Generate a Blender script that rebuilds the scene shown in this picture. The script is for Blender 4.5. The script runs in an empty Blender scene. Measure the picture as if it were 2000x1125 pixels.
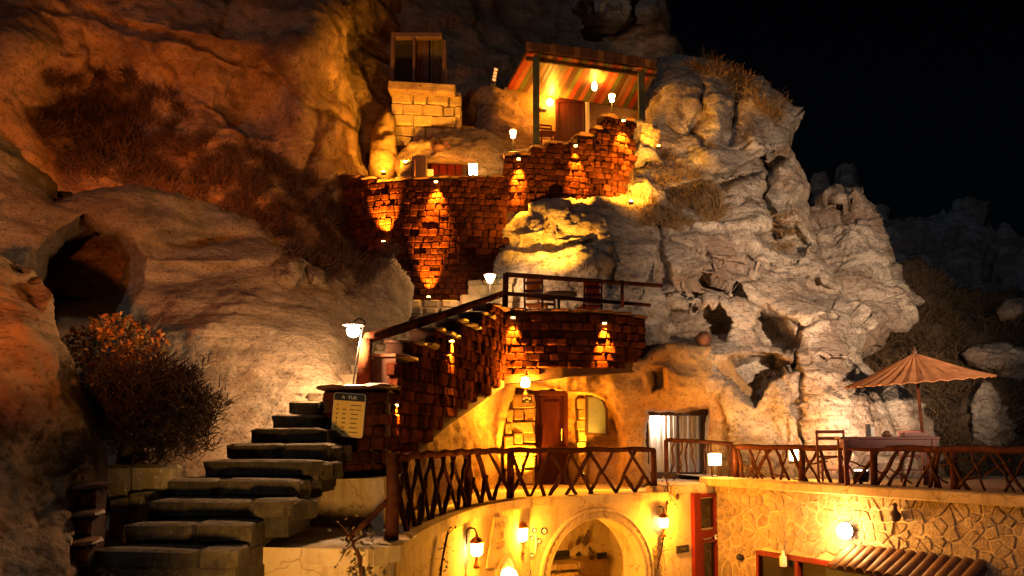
import bpy, math, random
import numpy as np
from mathutils import Vector, Matrix
R = math.radians
random.seed(7)
rng = np.random.default_rng(7)
sc = bpy.context.scene
col = sc.collection

# ------------------------------------------------------------------ camera
F, CX, PY0, PITCH, EYE = 1540.0, 1000.0, 725.0, R(5.0), 1.6      # focal length (photo px), principal point, tilt, eye height
cam = bpy.data.objects.new('camera', bpy.data.cameras.new('camera'))
col.objects.link(cam)
cam.location = (0, 0, EYE)
cam.rotation_euler = (R(90) + PITCH, 0, 0)
cam.data.sensor_width = 36
cam.data.lens = 36 * F / 2000
cam.data.shift_y = (PY0 - 562.5) / 2000
cam.data.clip_end = 500
sc.camera = cam
# ------------------------------------------------------------------ world: clear night
w = bpy.data.worlds.new('World'); sc.world = w; w.use_nodes = True
nt = w.node_tree
sky = nt.nodes.new('ShaderNodeTexSky'); sky.sky_type = 'NISHITA'; sky.sun_disc = False
sky.sun_elevation = R(22); sky.sun_rotation = R(150)
bg = nt.nodes['Background']; bg.inputs[1].default_value = 0.00012
nt.links.new(sky.outputs[0], bg.inputs[0])
# ------------------------------------------------------------------ the moon
sun = bpy.data.lights.new('moon', 'SUN'); sun.energy = 0.065; sun.angle = R(0.5); sun.color = (.75, .85, 1)
so = bpy.data.objects.new('moon', sun); col.objects.link(so); so.rotation_euler = (R(62), 0, R(-28))
vs = sc.view_settings
vs.view_transform = 'Standard'; vs.look = 'None'; vs.exposure = 1.35; vs.gamma = 1
sc.cycles.use_denoising = True
sc.cycles.max_bounces = 5; sc.cycles.diffuse_bounces = 3; sc.cycles.glossy_bounces = 2; sc.cycles.transmission_bounces = 4
sc.cycles.sample_clamp_indirect = 4
sc.cycles.caustics_reflective = False; sc.cycles.caustics_refractive = False

# ------------------------------------------------------------------ image pixel helpers
def ray(px, py):
    x = (px - CX) / F; u = (PY0 - py) / F
    return Vector((x, math.cos(PITCH) - u * math.sin(PITCH), math.sin(PITCH) + u * math.cos(PITCH)))
def P(px, py, Y):
    d = ray(px, py); return d * (Y / d.y) + Vector((0, 0, EYE))
def PZ(px, py, z):
    d = ray(px, py); return d * ((z - EYE) / d.z) + Vector((0, 0, EYE))
def PP(px, py, q, n):
    d = ray(px, py); o = Vector((0, 0, EYE)); q = Vector(q); n = Vector(n)
    return o + d * ((q - o).dot(n) / d.dot(n))
def npP(px, py, Y):
    x = (px - CX) / F; u = (PY0 - py) / F
    dy = math.cos(PITCH) - u * math.sin(PITCH); dz = math.sin(PITCH) + u * math.cos(PITCH)
    t = Y / dy
    return np.stack([x * t, Y, EYE + dz * t], -1)

# ------------------------------------------------------------------ noise
_perm = np.random.default_rng(3).permutation(256); _perm = np.concatenate([_perm, _perm, _perm])
_grad = np.random.default_rng(4).normal(size=(256, 3)); _grad /= np.linalg.norm(_grad, axis=1)[:, None]
def noise3(p):
    i = np.floor(p).astype(int); f = p - i; i &= 255
    u = f * f * f * (f * (f * 6 - 15) + 10)
    out = 0
    for dx in (0, 1):
        for dy in (0, 1):
            for dz in (0, 1):
                h = _perm[_perm[_perm[(i[..., 0] + dx) & 255] + ((i[..., 1] + dy) & 255)] + ((i[..., 2] + dz) & 255)]
                g = _grad[h]
                d = g[..., 0] * (f[..., 0] - dx) + g[..., 1] * (f[..., 1] - dy) + g[..., 2] * (f[..., 2] - dz)
                wx = u[..., 0] if dx else 1 - u[..., 0]; wy = u[..., 1] if dy else 1 - u[..., 1]; wz = u[..., 2] if dz else 1 - u[..., 2]
                out = out + d * wx * wy * wz
    return out * 1.6
def fbm(p, oct=5, gain=.5, ridged=False):
    a = 1; s = 0
    for k in range(oct):
        n = noise3(p + 17.3 * k)
        s = s + a * ((.5 - np.abs(n)) if ridged else n); a *= gain; p = p * 2.03
    return s

def facets(p, seed=0):
    # angular rock faces: every cell of a jittered grid is cut by its own tilted plane; returns height and closeness to a joint
    i = np.floor(p).astype(int); best = np.full(p.shape[:-1], 9.0); sec = np.full(p.shape[:-1], 9.0); hv = np.zeros(p.shape[:-1])
    for dx in (-1, 0, 1):
        for dy in (-1, 0, 1):
            for dz in (-1, 0, 1):
                c = i + np.array([dx, dy, dz]); h = _perm[_perm[_perm[(c[..., 0] + seed) & 255] + (c[..., 1] & 255)] + (c[..., 2] & 255)]
                q = c + .5 + .42 * _grad[h]; e = p - q; d = np.sqrt((e ** 2).sum(-1))
                v = (e * _grad[(h * 7 + 13) & 255]).sum(-1) + (h / 255.0 - .5) * .5
                m = d < best; sec = np.where(m, best, np.minimum(sec, d)); hv = np.where(m, v, hv); best = np.where(m, d, best)
    return hv, np.clip(1 - (sec - best) / .09, 0, 1)

# ------------------------------------------------------------------ materials
def newmat(name):
    m = bpy.data.materials.new(name); m.use_nodes = True
    n = m.node_tree.nodes; return m, n, m.node_tree.links, n['Principled BSDF']
def ramp(n, stops):
    r = n.new('ShaderNodeValToRGB'); e = r.color_ramp.elements
    while len(e) < len(stops): e.new(.5)
    for k, (p, c) in enumerate(stops):
        e[k].position = p; e[k].color = (c if len(c) == 4 else (*c, 1))
    return r
def tex(n, l, src, scale, detail=6, rough=.6, dist=0, stretch=None):
    t = n.new('ShaderNodeTexNoise'); t.inputs['Scale'].default_value = scale; t.inputs['Detail'].default_value = detail
    t.inputs['Roughness'].default_value = rough; t.inputs['Distortion'].default_value = dist
    if stretch:
        mp = n.new('ShaderNodeMapping'); mp.inputs['Scale'].default_value = stretch
        l.new(src, mp.inputs[0]); src = mp.outputs[0]
    l.new(src, t.inputs['Vector']); return t
def mix(n, l, fac, a, b, mode='MIX'):
    x = n.new('ShaderNodeMix'); x.data_type = 'RGBA'; x.blend_type = mode
    for s, v in ((x.inputs[0], fac), (x.inputs[6], a), (x.inputs[7], b)):
        if hasattr(v, 'links'): l.new(v, s)
        elif isinstance(v, (int, float)): s.default_value = v
        else: s.default_value = (*v, 1) if len(v) == 3 else v
    return x.outputs[2]
def rock_mat(name, a, b, stain, amount=.5, strata=.35, bump=.6, fine=1.0, srough=6):
    m, n, l, p = newmat(name)
    g = n.new('ShaderNodeNewGeometry').outputs['Position']
    t1 = tex(n, l, g, .9, 5, .62, .4)
    r1 = ramp(n, [(.36, (0, 0, 0)), (.64, (1, 1, 1))]); l.new(t1.outputs[0], r1.inputs[0])
    c = mix(n, l, r1.outputs[0], a, b)
    t2 = tex(n, l, g, 1.7, 6, .72, .6, (1, 1, 1.7))
    r2 = ramp(n, [(.60 - .18 * amount, (0, 0, 0)), (.74, (1, 1, 1))]); l.new(t2.outputs[0], r2.inputs[0])
    c = mix(n, l, r2.outputs[0], c, stain)
    t3 = tex(n, l, g, 1.2, 6, .75, .5, (.5, .5, srough))
    r3 = ramp(n, [(.40, (1, 1, 1)), (.58, (1 - strata,) * 3)]); l.new(t3.outputs[0], r3.inputs[0])
    c = mix(n, l, 1.0, c, r3.outputs[0], 'MULTIPLY')
    t6 = tex(n, l, g, .45, 4, .6, .8)
    r6 = ramp(n, [(.46, (0, 0, 0)), (.62, (.75, .75, .75))]); l.new(t6.outputs[0], r6.inputs[0])
    c = mix(n, l, r6.outputs[0], c, tuple(.55 * q * s_ for q, s_ in zip(b, (1, .8, .7))))
    t4 = tex(n, l, g, 14 * fine, 3, .7)
    r4 = ramp(n, [(.34, (.30, .27, .25)), (.46, (1, 1, 1))]); l.new(t4.outputs[0], r4.inputs[0])
    c = mix(n, l, .8, c, r4.outputs[0], 'MULTIPLY')
    l.new(c, p.inputs['Base Color']); p.inputs['Roughness'].default_value = .95; p.inputs['Specular IOR Level'].default_value = .15
    h = n.new('ShaderNodeMath'); h.operation = 'ADD'
    t5 = tex(n, l, g, 5 * fine, 6, .68, .3); l.new(t5.outputs[0], h.inputs[0]); l.new(t3.outputs[0], h.inputs[1])
    h2 = n.new('ShaderNodeMath'); h2.operation = 'MULTIPLY_ADD'; l.new(t4.outputs[0], h2.inputs[0]); h2.inputs[1].default_value = .45; l.new(h.outputs[0], h2.inputs[2]); h = h2
    bp = n.new('ShaderNodeBump'); bp.inputs['Strength'].default_value = bump; bp.inputs['Distance'].default_value = .12
    l.new(h.outputs[0], bp.inputs['Height']); l.new(bp.outputs[0], p.inputs['Normal'])
    return m
def plain(name, c, c2=None, rough=.7, scale=8, bump=.25, dist=.01, stretch=None, spec=.3, rand=.0, metal=0):
    m, n, l, p = newmat(name)
    g = n.new('ShaderNodeNewGeometry').outputs['Position']
    t = tex(n, l, g, scale, 4, .65, .3, stretch)
    r = ramp(n, [(.35, (0, 0, 0)), (.65, (1, 1, 1))]); l.new(t.outputs[0], r.inputs[0])
    cc = mix(n, l, r.outputs[0], c, c2 or tuple(x * .6 for x in c))
    if rand:
        oi = n.new('ShaderNodeObjectInfo'); rr = ramp(n, [(0, (1 - rand,) * 3), (1, (1 + rand * .35, 1 + rand * .2, 1))]); l.new(oi.outputs['Random'], rr.inputs[0])
        cc = mix(n, l, 1.0, cc, rr.outputs[0], 'MULTIPLY')
    l.new(cc, p.inputs['Base Color']); p.inputs['Roughness'].default_value = rough
    p.inputs['Specular IOR Level'].default_value = spec; p.inputs['Metallic'].default_value = metal
    if bump:
        t2 = tex(n, l, g, scale * 3, 4, .7, .2, stretch)
        bp = n.new('ShaderNodeBump'); bp.inputs['Strength'].default_value = bump; bp.inputs['Distance'].default_value = dist
        l.new(t2.outputs[0], bp.inputs['Height']); l.new(bp.outputs[0], p.inputs['Normal'])
    return m
def glow(name, c, s):
    m, n, l, p = newmat(name)
    p.inputs['Base Color'].default_value = (*c, 1); p.inputs['Emission Color'].default_value = (*c, 1); p.inputs['Emission Strength'].default_value = s
    m.cycles.emission_sampling = 'NONE'
    return m
def glass(name, tint=(.02, .015, .01), alpha=.0):
    m, n, l, p = newmat(name)
    p.inputs['Base Color'].default_value = (*tint, 1); p.inputs['Roughness'].default_value = .06; p.inputs['Specular IOR Level'].default_value = .6
    return m
M = {}
M['tuff'] = rock_mat('tuff_ochre', (.40, .28, .17), (.29, .18, .10), (.08, .045, .03), .45, .25, .4)
M['tuff_dark'] = rock_mat('tuff_brown', (.44, .28, .16), (.28, .17, .10), (.06, .035, .025), .6, .2, .45)  # reddish brown tuff of the upper cliff
M['tuff_white'] = rock_mat('tuff_white', (.62, .54, .44), (.50, .41, .32), (.10, .055, .04), .45, .3, .9, 1.0, 2.2)
M['tuff_smooth'] = rock_mat('tuff_smooth', (.46, .37, .26), (.35, .27, .18), (.10, .075, .05), .5, .3, .6, 1.6, 3)
M['tuff_cream'] = rock_mat('tuff_cream', (.50, .33, .16), (.41, .25, .115), (.22, .13, .06), .15, .15, .3, 1.5, 3)
M['tuff_far'] = rock_mat('tuff_far', (.30, .29, .29), (.20, .19, .19), (.05, .045, .045), .7, .4)
M['soil'] = rock_mat('soil', (.16, .11, .07), (.10, .07, .045), (.05, .035, .025), .5, .2)
M['brick'] = plain('brick', (.105, .030, .015), (.045, .013, .007), .8, 9, .8, .016, None, .0, .65)
M['mortar'] = plain('mortar', (.075, .035, .022), (.05, .022, .015), .95, 12, .5)
M['clay'] = plain('clay_tile', (.20, .09, .05), (.10, .045, .03), .6, 6, .5, .01, None, .35, .3)
M['stepstone'] = plain('step_stone', (.085, .068, .042), (.04, .03, .022), .85, 6, 1.0, .04, None, .2, .5)
def top_lit(m, lit_top):
    # light on the worn treads painted in: upward faces mixed to a paler colour
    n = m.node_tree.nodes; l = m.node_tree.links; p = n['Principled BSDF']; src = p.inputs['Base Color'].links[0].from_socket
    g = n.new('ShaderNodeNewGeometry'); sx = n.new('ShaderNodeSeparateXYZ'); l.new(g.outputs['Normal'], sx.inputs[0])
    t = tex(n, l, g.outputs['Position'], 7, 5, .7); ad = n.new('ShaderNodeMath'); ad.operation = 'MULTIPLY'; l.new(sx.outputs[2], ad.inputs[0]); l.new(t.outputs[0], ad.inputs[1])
    r = ramp(n, [(.22, (0, 0, 0)), (.5, (1, 1, 1))]); l.new(ad.outputs[0], r.inputs[0]); l.new(mix(n, l, r.outputs[0], src, lit_top), p.inputs['Base Color'])
top_lit(M['stepstone'], (.19, .145, .095))
M['stairstone'] = plain('stair_stone', (.36, .30, .2), (.22, .18, .12), .9, 5, .9, .03, None, .2, .4)
M['plaster'] = plain('plaster', (.60, .50, .34), (.48, .38, .25), .9, 2.2, .35, .02)
def plaster_mat(name, c1, c2):
    m, n, l, p = newmat(name); g = n.new('ShaderNodeNewGeometry').outputs['Position']
    t1 = tex(n, l, g, 1.6, 5, .65, .4); r1 = ramp(n, [(.36, (0, 0, 0)), (.66, (1, 1, 1))]); l.new(t1.outputs[0], r1.inputs[0]); c = mix(n, l, r1.outputs[0], c1, c2)
    t2 = tex(n, l, g, 3.2, 4, .7, .3, (1, 1, .16)); r2 = ramp(n, [(.52, (1, 1, 1)), (.72, (.50, .42, .34))]); l.new(t2.outputs[0], r2.inputs[0]); c = mix(n, l, .8, c, r2.outputs[0], 'MULTIPLY')
    tw_ = tex(n, l, g, 2.5, 3, .6); av = n.new('ShaderNodeVectorMath'); av.operation = 'MULTIPLY_ADD'; l.new(tw_.outputs[1], av.inputs[0]); av.inputs[1].default_value = (.35,) * 3; l.new(g, av.inputs[2])
    vo = n.new('ShaderNodeTexVoronoi'); vo.feature = 'DISTANCE_TO_EDGE'; vo.inputs['Scale'].default_value = 1.3; l.new(av.outputs[0], vo.inputs['Vector'])
    r3 = ramp(n, [(.0, (.35, .28, .22)), (.012, (1, 1, 1))]); l.new(vo.outputs['Distance'], r3.inputs[0]); c = mix(n, l, .75, c, r3.outputs[0], 'MULTIPLY')
    t4 = tex(n, l, g, 22, 3, .7); r4 = ramp(n, [(.30, (.62, .56, .5)), (.42, (1, 1, 1))]); l.new(t4.outputs[0], r4.inputs[0]); c = mix(n, l, .7, c, r4.outputs[0], 'MULTIPLY')
    l.new(c, p.inputs['Base Color']); p.inputs['Roughness'].default_value = .92; p.inputs['Specular IOR Level'].default_value = .12
    t5 = tex(n, l, g, 5, 6, .7); bp = n.new('ShaderNodeBump'); bp.inputs['Strength'].default_value = .55; bp.inputs['Distance'].default_value = .03; l.new(t5.outputs[0], bp.inputs['Height']); l.new(bp.outputs[0], p.inputs['Normal'])
    return m
M['plaster'] = plaster_mat('plaster', (.56, .42, .24), (.46, .33, .18))
M['patio'] = plain('patio_paving', (.55, .46, .33), (.42, .34, .24), .85, 2.5, .3, .015)
M['stone'] = plain('cut_stone', (.48, .33, .17), (.34, .22, .11), .9, 6, .9, .04, None, .2, .25)
M['wallstone'] = plain('wall_stone', (.56, .42, .27), (.38, .27, .17), .88, 9, 1.0, .05, None, .2, .22)
M['grout'] = plain('grout', (.62, .48, .30), (.5, .37, .23), .95, 9, .6)
M['log'] = plain('weathered_log', (.095, .032, .016), (.04, .014, .008), .8, 5, .9, .016, (1, 1, 1), .0)
M['branch'] = plain('branch_wood', (.085, .034, .018), (.04, .016, .010), .8, 9, .8, .012, None, .0)
M['bark'] = plain('bark', (.09, .06, .04), (.04, .028, .02), .9, 9, .8, .02)
M['door'] = plain('door_wood', (.05, .008, .005), (.025, .004, .003), .5, 4, .3, .005, (6, 6, .5), .15)
M['redframe'] = plain('red_paint', (.18, .014, .008), (.11, .009, .005), .5, 5, .25, .004, (3, 3, .6), .2)
M['tablewood'] = plain('table_wood', (.12, .020, .011), (.07, .012, .007), .5, 4, .3, .004, (1, 6, 6), .4)
M['darkwood'] = plain('dark_wood', (.085, .04, .025), (.045, .02, .013), .55, 4, .4, .005, (5, 5, .6), .35)
M['iron'] = plain('black_iron', (.02, .018, .016), (.012, .011, .01), .5, 10, .2, .003, None, .5)
M['copper'] = plain('copper_lamp', (.30, .10, .04), (.18, .06, .03), .4, 10, .2, .003, None, .5, 0, .6)
M['glass'] = glass('dark_glass')
M['curtain'] = plain('curtain', (.72, .66, .58), (.64, .58, .5), .9, 3, .1, .003)
M['cloth_orange'] = plain('orange_cloth', (.62, .22, .05), (.52, .17, .04), .85, 6, .2, .004)
M['cloth_red'] = plain('red_cloth', (.42, .05, .03), (.3, .035, .02), .85, 6, .2, .004)
M['white'] = plain('white_paint', (.75, .72, .66), (.66, .62, .56), .6, 6, .1)
M['black'] = plain('black_board', (.012, .010, .010), (.02, .016, .015), .5, 6, .1)
M['yellow'] = plain('sign_yellow', (.88, .58, .12), (.84, .54, .11), .5, 3, .05)
M['ink'] = plain('sign_ink', (.10, .045, .02), (.08, .035, .016), .7, 9, 0)
M['umbrella'] = plain('umbrella_cloth', (.33, .14, .055), (.22, .09, .036), .8, 5, .4, .012, (1, 1, 1), .2)
M['leaf'] = plain('leaf', (.14, .09, .025), (.08, .055, .02), .6, 12, 0, 0, None, .3)
M['leaf_gold'] = plain('leaf_gold', (.42, .20, .035), (.30, .11, .025), .6, 12, 0, 0, None, .3)
M['scrub'] = plain('dry_scrub', (.10, .055, .04), (.05, .028, .022), .9, 2.5, 0, 0, None, .1)
M['bush'] = plain('bush_twigs', (.055, .033, .026), (.03, .018, .015), .9, 2.5, 0, 0, None, .1)
M['blind'] = plain('grey_blind', (.20, .25, .36), (.17, .21, .31), .9, 3, .1, .003)
M['hillscrub'] = plain('hill_scrub', (.17, .115, .06), (.10, .065, .035), .9, 2.5, 0, 0, None, .1)
M['drygrass'] = plain('dry_grass', (.30, .19, .085), (.19, .11, .05), .9, 2.5, 0, 0, None, .1)
M['bulb_warm'] = glow('bulb_warm', (1, .66, .26), 14)
M['bulb_white'] = glow('bulb_white', (1, .85, .66), 18)
M['bulb_orange'] = glow('bulb_orange', (1, .52, .10), 10)
M['led'] = glow('led_dim', (1, .45, .16), .35)
BOARD = [plain('board_red', (.42, .07, .03), (.34, .05, .02), .5, 3, .2, .004, (4, 4, 4), .3), plain('board_orange', (.50, .16, .05), (.42, .12, .035), .5, 3, .2, .004, None, .3),
         plain('board_green', (.16, .17, .045), (.12, .125, .03), .5, 3, .2, .004, None, .3), plain('board_brown', (.15, .075, .035), (.10, .05, .025), .5, 3, .2, .004, None, .3),
         plain('board_tan', (.36, .2, .09), (.28, .15, .06), .5, 3, .2, .004, None, .3)]
M['greenpost'] = plain('green_post', (.055, .06, .035), (.04, .04, .025), .6, 5, .3, .004)
M['bead_blue'] = plain('blue_glass', (.02, .03, .12), (.015, .02, .09), .2, 6, 0, 0, None, .6)

# ------------------------------------------------------------------ objects
ORG = {}
def tag(o, label=None, cat=None, group=None, kind=None):
    for k, v in (('label', label), ('category', cat), ('group', group), ('kind', kind)):
        if v: o[k] = v
    return o
def thing(name, loc, label, cat, group=None):
    o = bpy.data.objects.new(name, None); col.objects.link(o); o.location = loc; o.empty_display_size = .1
    ORG[o] = Vector(loc)
    return tag(o, label, cat, group, 'thing')
def attach(o, parent):
    o.parent = parent
    o.matrix_parent_inverse = Matrix.Translation(-ORG[parent])
def sub(name, parent, loc):
    o = bpy.data.objects.new(name, None); col.objects.link(o); o.location = loc; o.empty_display_size = .1
    ORG[o] = Vector(loc); attach(o, parent); return o
class MB:
    def __init__(s): s.v = []; s.f = []
    def add(s, v, f):
        b = len(s.v); s.v += [Vector(x) for x in v]; s.f += [tuple(b + i for i in q) for q in f]; return s
    def box(s, c, size, rot=0, bev=0, jit=0, mx=None):
        v, f = chamfer(size, bev, jit)
        m = Matrix.Translation(Vector(c)) @ (mx if mx is not None else Matrix.Rotation(rot, 4, 'Z'))
        return s.add([m @ Vector(x) for x in v], f)
    def bar(s, a, b, w, h, bev=0, up=(0, 0, 1)):
        a = Vector(a); b = Vector(b); d = b - a; y = d.normalized(); x = y.cross(Vector(up)).normalized(); z = x.cross(y)
        m = Matrix((x, y, z)).transposed().to_4x4()
        return s.box((a + b) / 2, (w, d.length, h), bev=bev, mx=m)
    def tube(s, pts, rad, n=7, cap=True):
        pts = [Vector(p) for p in pts]; b = len(s.v)
        if not hasattr(rad, '__len__'): rad = [rad] * len(pts)
        ref = None
        for i, p in enumerate(pts):
            d = (pts[min(i + 1, len(pts) - 1)] - pts[max(i - 1, 0)]).normalized()
            if ref is None: ref = d.orthogonal().normalized()
            x = (ref - d * ref.dot(d)).normalized(); ref = x; y = d.cross(x)
            for k in range(n):
                a = 2 * math.pi * k / n
                s.v.append(p + (x * math.cos(a) + y * math.sin(a)) * rad[i])
        for i in range(len(pts) - 1):
            for k in range(n):
                s.f.append((b + i * n + k, b + i * n + (k + 1) % n, b + (i + 1) * n + (k + 1) % n, b + (i + 1) * n + k))
        if cap:
            s.f.append(tuple(b + k for k in range(n))[::-1]); e = b + (len(pts) - 1) * n; s.f.append(tuple(e + k for k in range(n)))
        return s
    def lathe(s, c, prof, n=14, mx=None):
        c = Vector(c); b = len(s.v)
        for r, z in prof:
            for k in range(n):
                a = 2 * math.pi * k / n; q = Vector((r * math.cos(a), r * math.sin(a), z))
                s.v.append(c + (mx @ q if mx is not None else q))
        for i in range(len(prof) - 1):
            for k in range(n): s.f.append((b + i * n + k, b + i * n + (k + 1) % n, b + (i + 1) * n + (k + 1) % n, b + (i + 1) * n + k))
        s.f.append(tuple(b + k for k in range(n))[::-1]); e = b + (len(prof) - 1) * n; s.f.append(tuple(e + k for k in range(n)))
        return s
    def prism(s, poly, depth, mx=None, bev=0):
        # polygon in local xz, extruded along -y (towards the viewer) by depth
        n = len(poly); cx = sum(p[0] for p in poly) / n; cz = sum(p[1] for p in poly) / n
        def sh(p, k):
            d = math.hypot(p[0] - cx, p[1] - cz) or 1; q = max(0, 1 - k / d); return (cx + (p[0] - cx) * q, cz + (p[1] - cz) * q)
        v = [(p[0], 0, p[1]) for p in poly] + [(p[0], -depth + bev, p[1]) for p in poly]
        f = [tuple(range(n))] + [(i, (i + 1) % n, n + (i + 1) % n, n + i)[::-1] for i in range(n)]
        if bev:
            v += [(q[0], -depth, q[1]) for q in (sh(p, bev) for p in poly)]
            f += [(n + i, n + (i + 1) % n, 2 * n + (i + 1) % n, 2 * n + i)[::-1] for i in range(n)] + [tuple(range(2 * n, 3 * n))[::-1]]
        else: f.append(tuple(range(n, 2 * n))[::-1])
        if mx is not None: v = [mx @ Vector(x) for x in v]
        return s.add(v, f)
    def xf(s, m): s.v = [m @ x for x in s.v]; return s
    def mesh(s, name, mat, smooth=False, off=Vector((0, 0, 0))):
        me = bpy.data.meshes.new(name); me.from_pydata([tuple(x - off) for x in s.v], [], s.f); me.materials.append(mat); me.validate()
        if smooth: me.polygons.foreach_set('use_smooth', [True] * len(me.polygons))
        return me
    def build(s, name, mat, parent=None, smooth=False, **kw):
        off = Vector((0, 0, 0))
        if parent is None:
            lo = Vector([min(x[i] for x in s.v) for i in range(3)]); hi = Vector([max(x[i] for x in s.v) for i in range(3)])
            off = Vector(((lo.x + hi.x) / 2, (lo.y + hi.y) / 2, lo.z))
        o = bpy.data.objects.new(name, s.mesh(name, mat, smooth, off)); col.objects.link(o)
        o.location = off; ORG[o] = off.copy()
        if parent is not None: attach(o, parent)
        return tag(o, **kw)
def chamfer(size, bev=0, jit=0):
    sx, sy, sz = (x / 2 for x in size)
    if not bev:
        v = [(x, y, z) for z in (-sz, sz) for y in (-sy, sy) for x in (-sx, sx)]
        f = [(0, 2, 3, 1), (4, 5, 7, 6), (0, 1, 5, 4), (2, 6, 7, 3), (0, 4, 6, 2), (1, 3, 7, 5)]
    else:
        b = min(bev, sx * .9, sy * .9, sz * .9); v = []; idx = {}
        for a in (-1, 1):
            for c in (-1, 1):
                for d in (-1, 1):
                    for k in range(3):
                        q = [a * sx, c * sy, d * sz]
                        for j in range(3):
                            if j != k: q[j] -= (a, c, d)[j] * b
                        idx[(a, c, d, k)] = len(v); v.append(tuple(q))
        f = []
        def quad(ax, s):
            o = [j for j in range(3) if j != ax]; r = []
            for p, q in ((-1, -1), (1, -1), (1, 1), (-1, 1)):
                t = [0, 0, 0]; t[ax] = s; t[o[0]] = p; t[o[1]] = q; r.append(idx[(*t, ax)])
            return r if (s > 0) == (ax != 1) else r[::-1]
        for ax in range(3):
            for s_ in (-1, 1): f.append(tuple(quad(ax, s_)))
        for ax in range(3):
            o = [j for j in range(3) if j != ax]
            for p in (-1, 1):
                for q in (-1, 1):
                    t0 = [0, 0, 0]; t0[o[0]] = p; t0[o[1]] = q; t1 = list(t0); t0[ax] = -1; t1[ax] = 1
                    f.append((idx[(*t0, o[0])], idx[(*t1, o[0])], idx[(*t1, o[1])], idx[(*t0, o[1])]))
        for a in (-1, 1):
            for c in (-1, 1):
                for d in (-1, 1): f.append((idx[(a, c, d, 0)], idx[(a, c, d, 1)], idx[(a, c, d, 2)]))
    if jit: v = [tuple(x + random.uniform(-jit, jit) for x in q) for q in v]
    return v, f
def npmesh(name, v, f, mat, parent=None, smooth=False, **kw):
    me = bpy.data.meshes.new(name)
    v = np.asarray(v, dtype=np.float32); f = np.asarray(f, dtype=np.int32); k = f.shape[1]
    me.vertices.add(len(v)); me.vertices.foreach_set('co', v.ravel())
    me.loops.add(f.size); me.loops.foreach_set('vertex_index', f.ravel())
    me.polygons.add(len(f)); me.polygons.foreach_set('loop_start', np.arange(0, f.size, k, dtype=np.int32))
    if smooth: me.polygons.foreach_set('use_smooth', np.ones(len(f), dtype=bool))
    me.update(calc_edges=True); me.validate(); me.materials.append(mat)
    o = bpy.data.objects.new(name, me); col.objects.link(o); ORG[o] = Vector((0, 0, 0))
    if parent is not None: attach(o, parent)
    return tag(o, **kw)
def spline(pts, n):
    pts = [Vector(p) for p in pts]; out = []
    m = len(pts) - 1
    for i in range(n + 1):
        t = i / n * m; k = min(int(t), m - 1); t -= k
        p0 = pts[max(k - 1, 0)]; p1 = pts[k]; p2 = pts[k + 1]; p3 = pts[min(k + 2, m)]
        out.append(.5 * ((2 * p1) + (p2 - p0) * t + (2 * p0 - 5 * p1 + 4 * p2 - p3) * t * t + (3 * p1 - p0 - 3 * p2 + p3) * t ** 3))
    return out
def text(s, size, mat, parent, mx, depth=.003):
    c = bpy.data.curves.new('lettering', 'FONT'); c.body = s; c.size = size; c.align_x = 'CENTER'; c.align_y = 'CENTER'; c.extrude = depth; c.resolution_u = 3
    t = bpy.data.objects.new('lettering_source', c); col.objects.link(t)
    me = bpy.data.meshes.new_from_object(t.evaluated_get(bpy.context.evaluated_depsgraph_get()))
    bpy.data.objects.remove(t); me.transform(mx); me.materials.clear(); me.materials.append(mat)
    o = bpy.data.objects.new('lettering', me); col.objects.link(o); ORG[o] = Vector((0, 0, 0)); attach(o, parent); return o
def lamp_light(name, loc, watts, color, radius=.05, parent=None, spot=None, aim=None, blend=.6):
    d = bpy.data.lights.new(name, 'SPOT' if spot else 'POINT'); d.energy = watts * 1.5; d.color = color; d.shadow_soft_size = radius
    o = bpy.data.objects.new(name, d); col.objects.link(o); o.location = loc
    if spot:
        d.spot_size = R(spot); d.spot_blend = blend
        o.rotation_euler = (Vector(aim) - Vector(loc)).to_track_quat('-Z', 'Y').to_euler()
    if parent is not None: attach(o, parent)
    return o
WARM = (1, .37, .018); ORANGE = (1, .34, .015); WHITE = (1, .55, .25); FLOOD = (1, .66, .42); AMBER = (1, .43, .03)

# ------------------------------------------------------------------ rock reliefs
def sdf(poly, x, y):
    # signed distance in photo px (negative inside) and nearest point on the outline
    p = np.array(poly, float); best = np.full(x.shape, 1e18); bx = np.zeros_like(x); by = np.zeros_like(x); ins = np.zeros(x.shape, bool)
    for i in range(len(p)):
        a = p[i]; b = p[(i + 1) % len(p)]; e = b - a
        t = np.clip(((x - a[0]) * e[0] + (y - a[1]) * e[1]) / (e @ e), 0, 1)
        qx = a[0] + t * e[0]; qy = a[1] + t * e[1]; d = (x - qx) ** 2 + (y - qy) ** 2
        mk = d < best; best = np.where(mk, d, best); bx = np.where(mk, qx, bx); by = np.where(mk, qy, by)
        c = ((a[1] > y) != (b[1] > y)) & (x < (b[0] - a[0]) * (y - a[1]) / ((b[1] - a[1]) or 1e-9) + a[0]); ins ^= c
    d = np.sqrt(best); return np.where(ins, -d, d), bx, by
def tps(ctrl):
    c = np.array([q[:3] for q in ctrl], float); n = len(c); xy = c[:, :2] / 300.0
    def U(r2): return np.where(r2 > 1e-12, r2 * np.log(r2 + 1e-12), 0) * .5
    K = U(((xy[:, None] - xy[None]) ** 2).sum(-1)) + np.eye(n) * .004
    A = np.zeros((n + 3, n + 3)); A[:n, :n] = K; A[:n, n] = 1; A[:n, n + 1:] = xy; A[n, :n] = 1; A[n + 1:, :n] = xy.T
    s = np.linalg.solve(A, np.concatenate([c[:, 2], np.zeros(3)]))
    def f(x, y):
        x = x / 300.0; y = y / 300.0; o = s[n] + s[n + 1] * x + s[n + 2] * y
        for i in range(n): o = o + s[i] * U((x - xy[i, 0]) ** 2 + (y - xy[i, 1]) ** 2)
        return o
    return f
def sstep(a, b, x):
    t = np.clip((x - a) / (b - a), 0, 1); return t * t * (3 - 2 * t)
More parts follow.
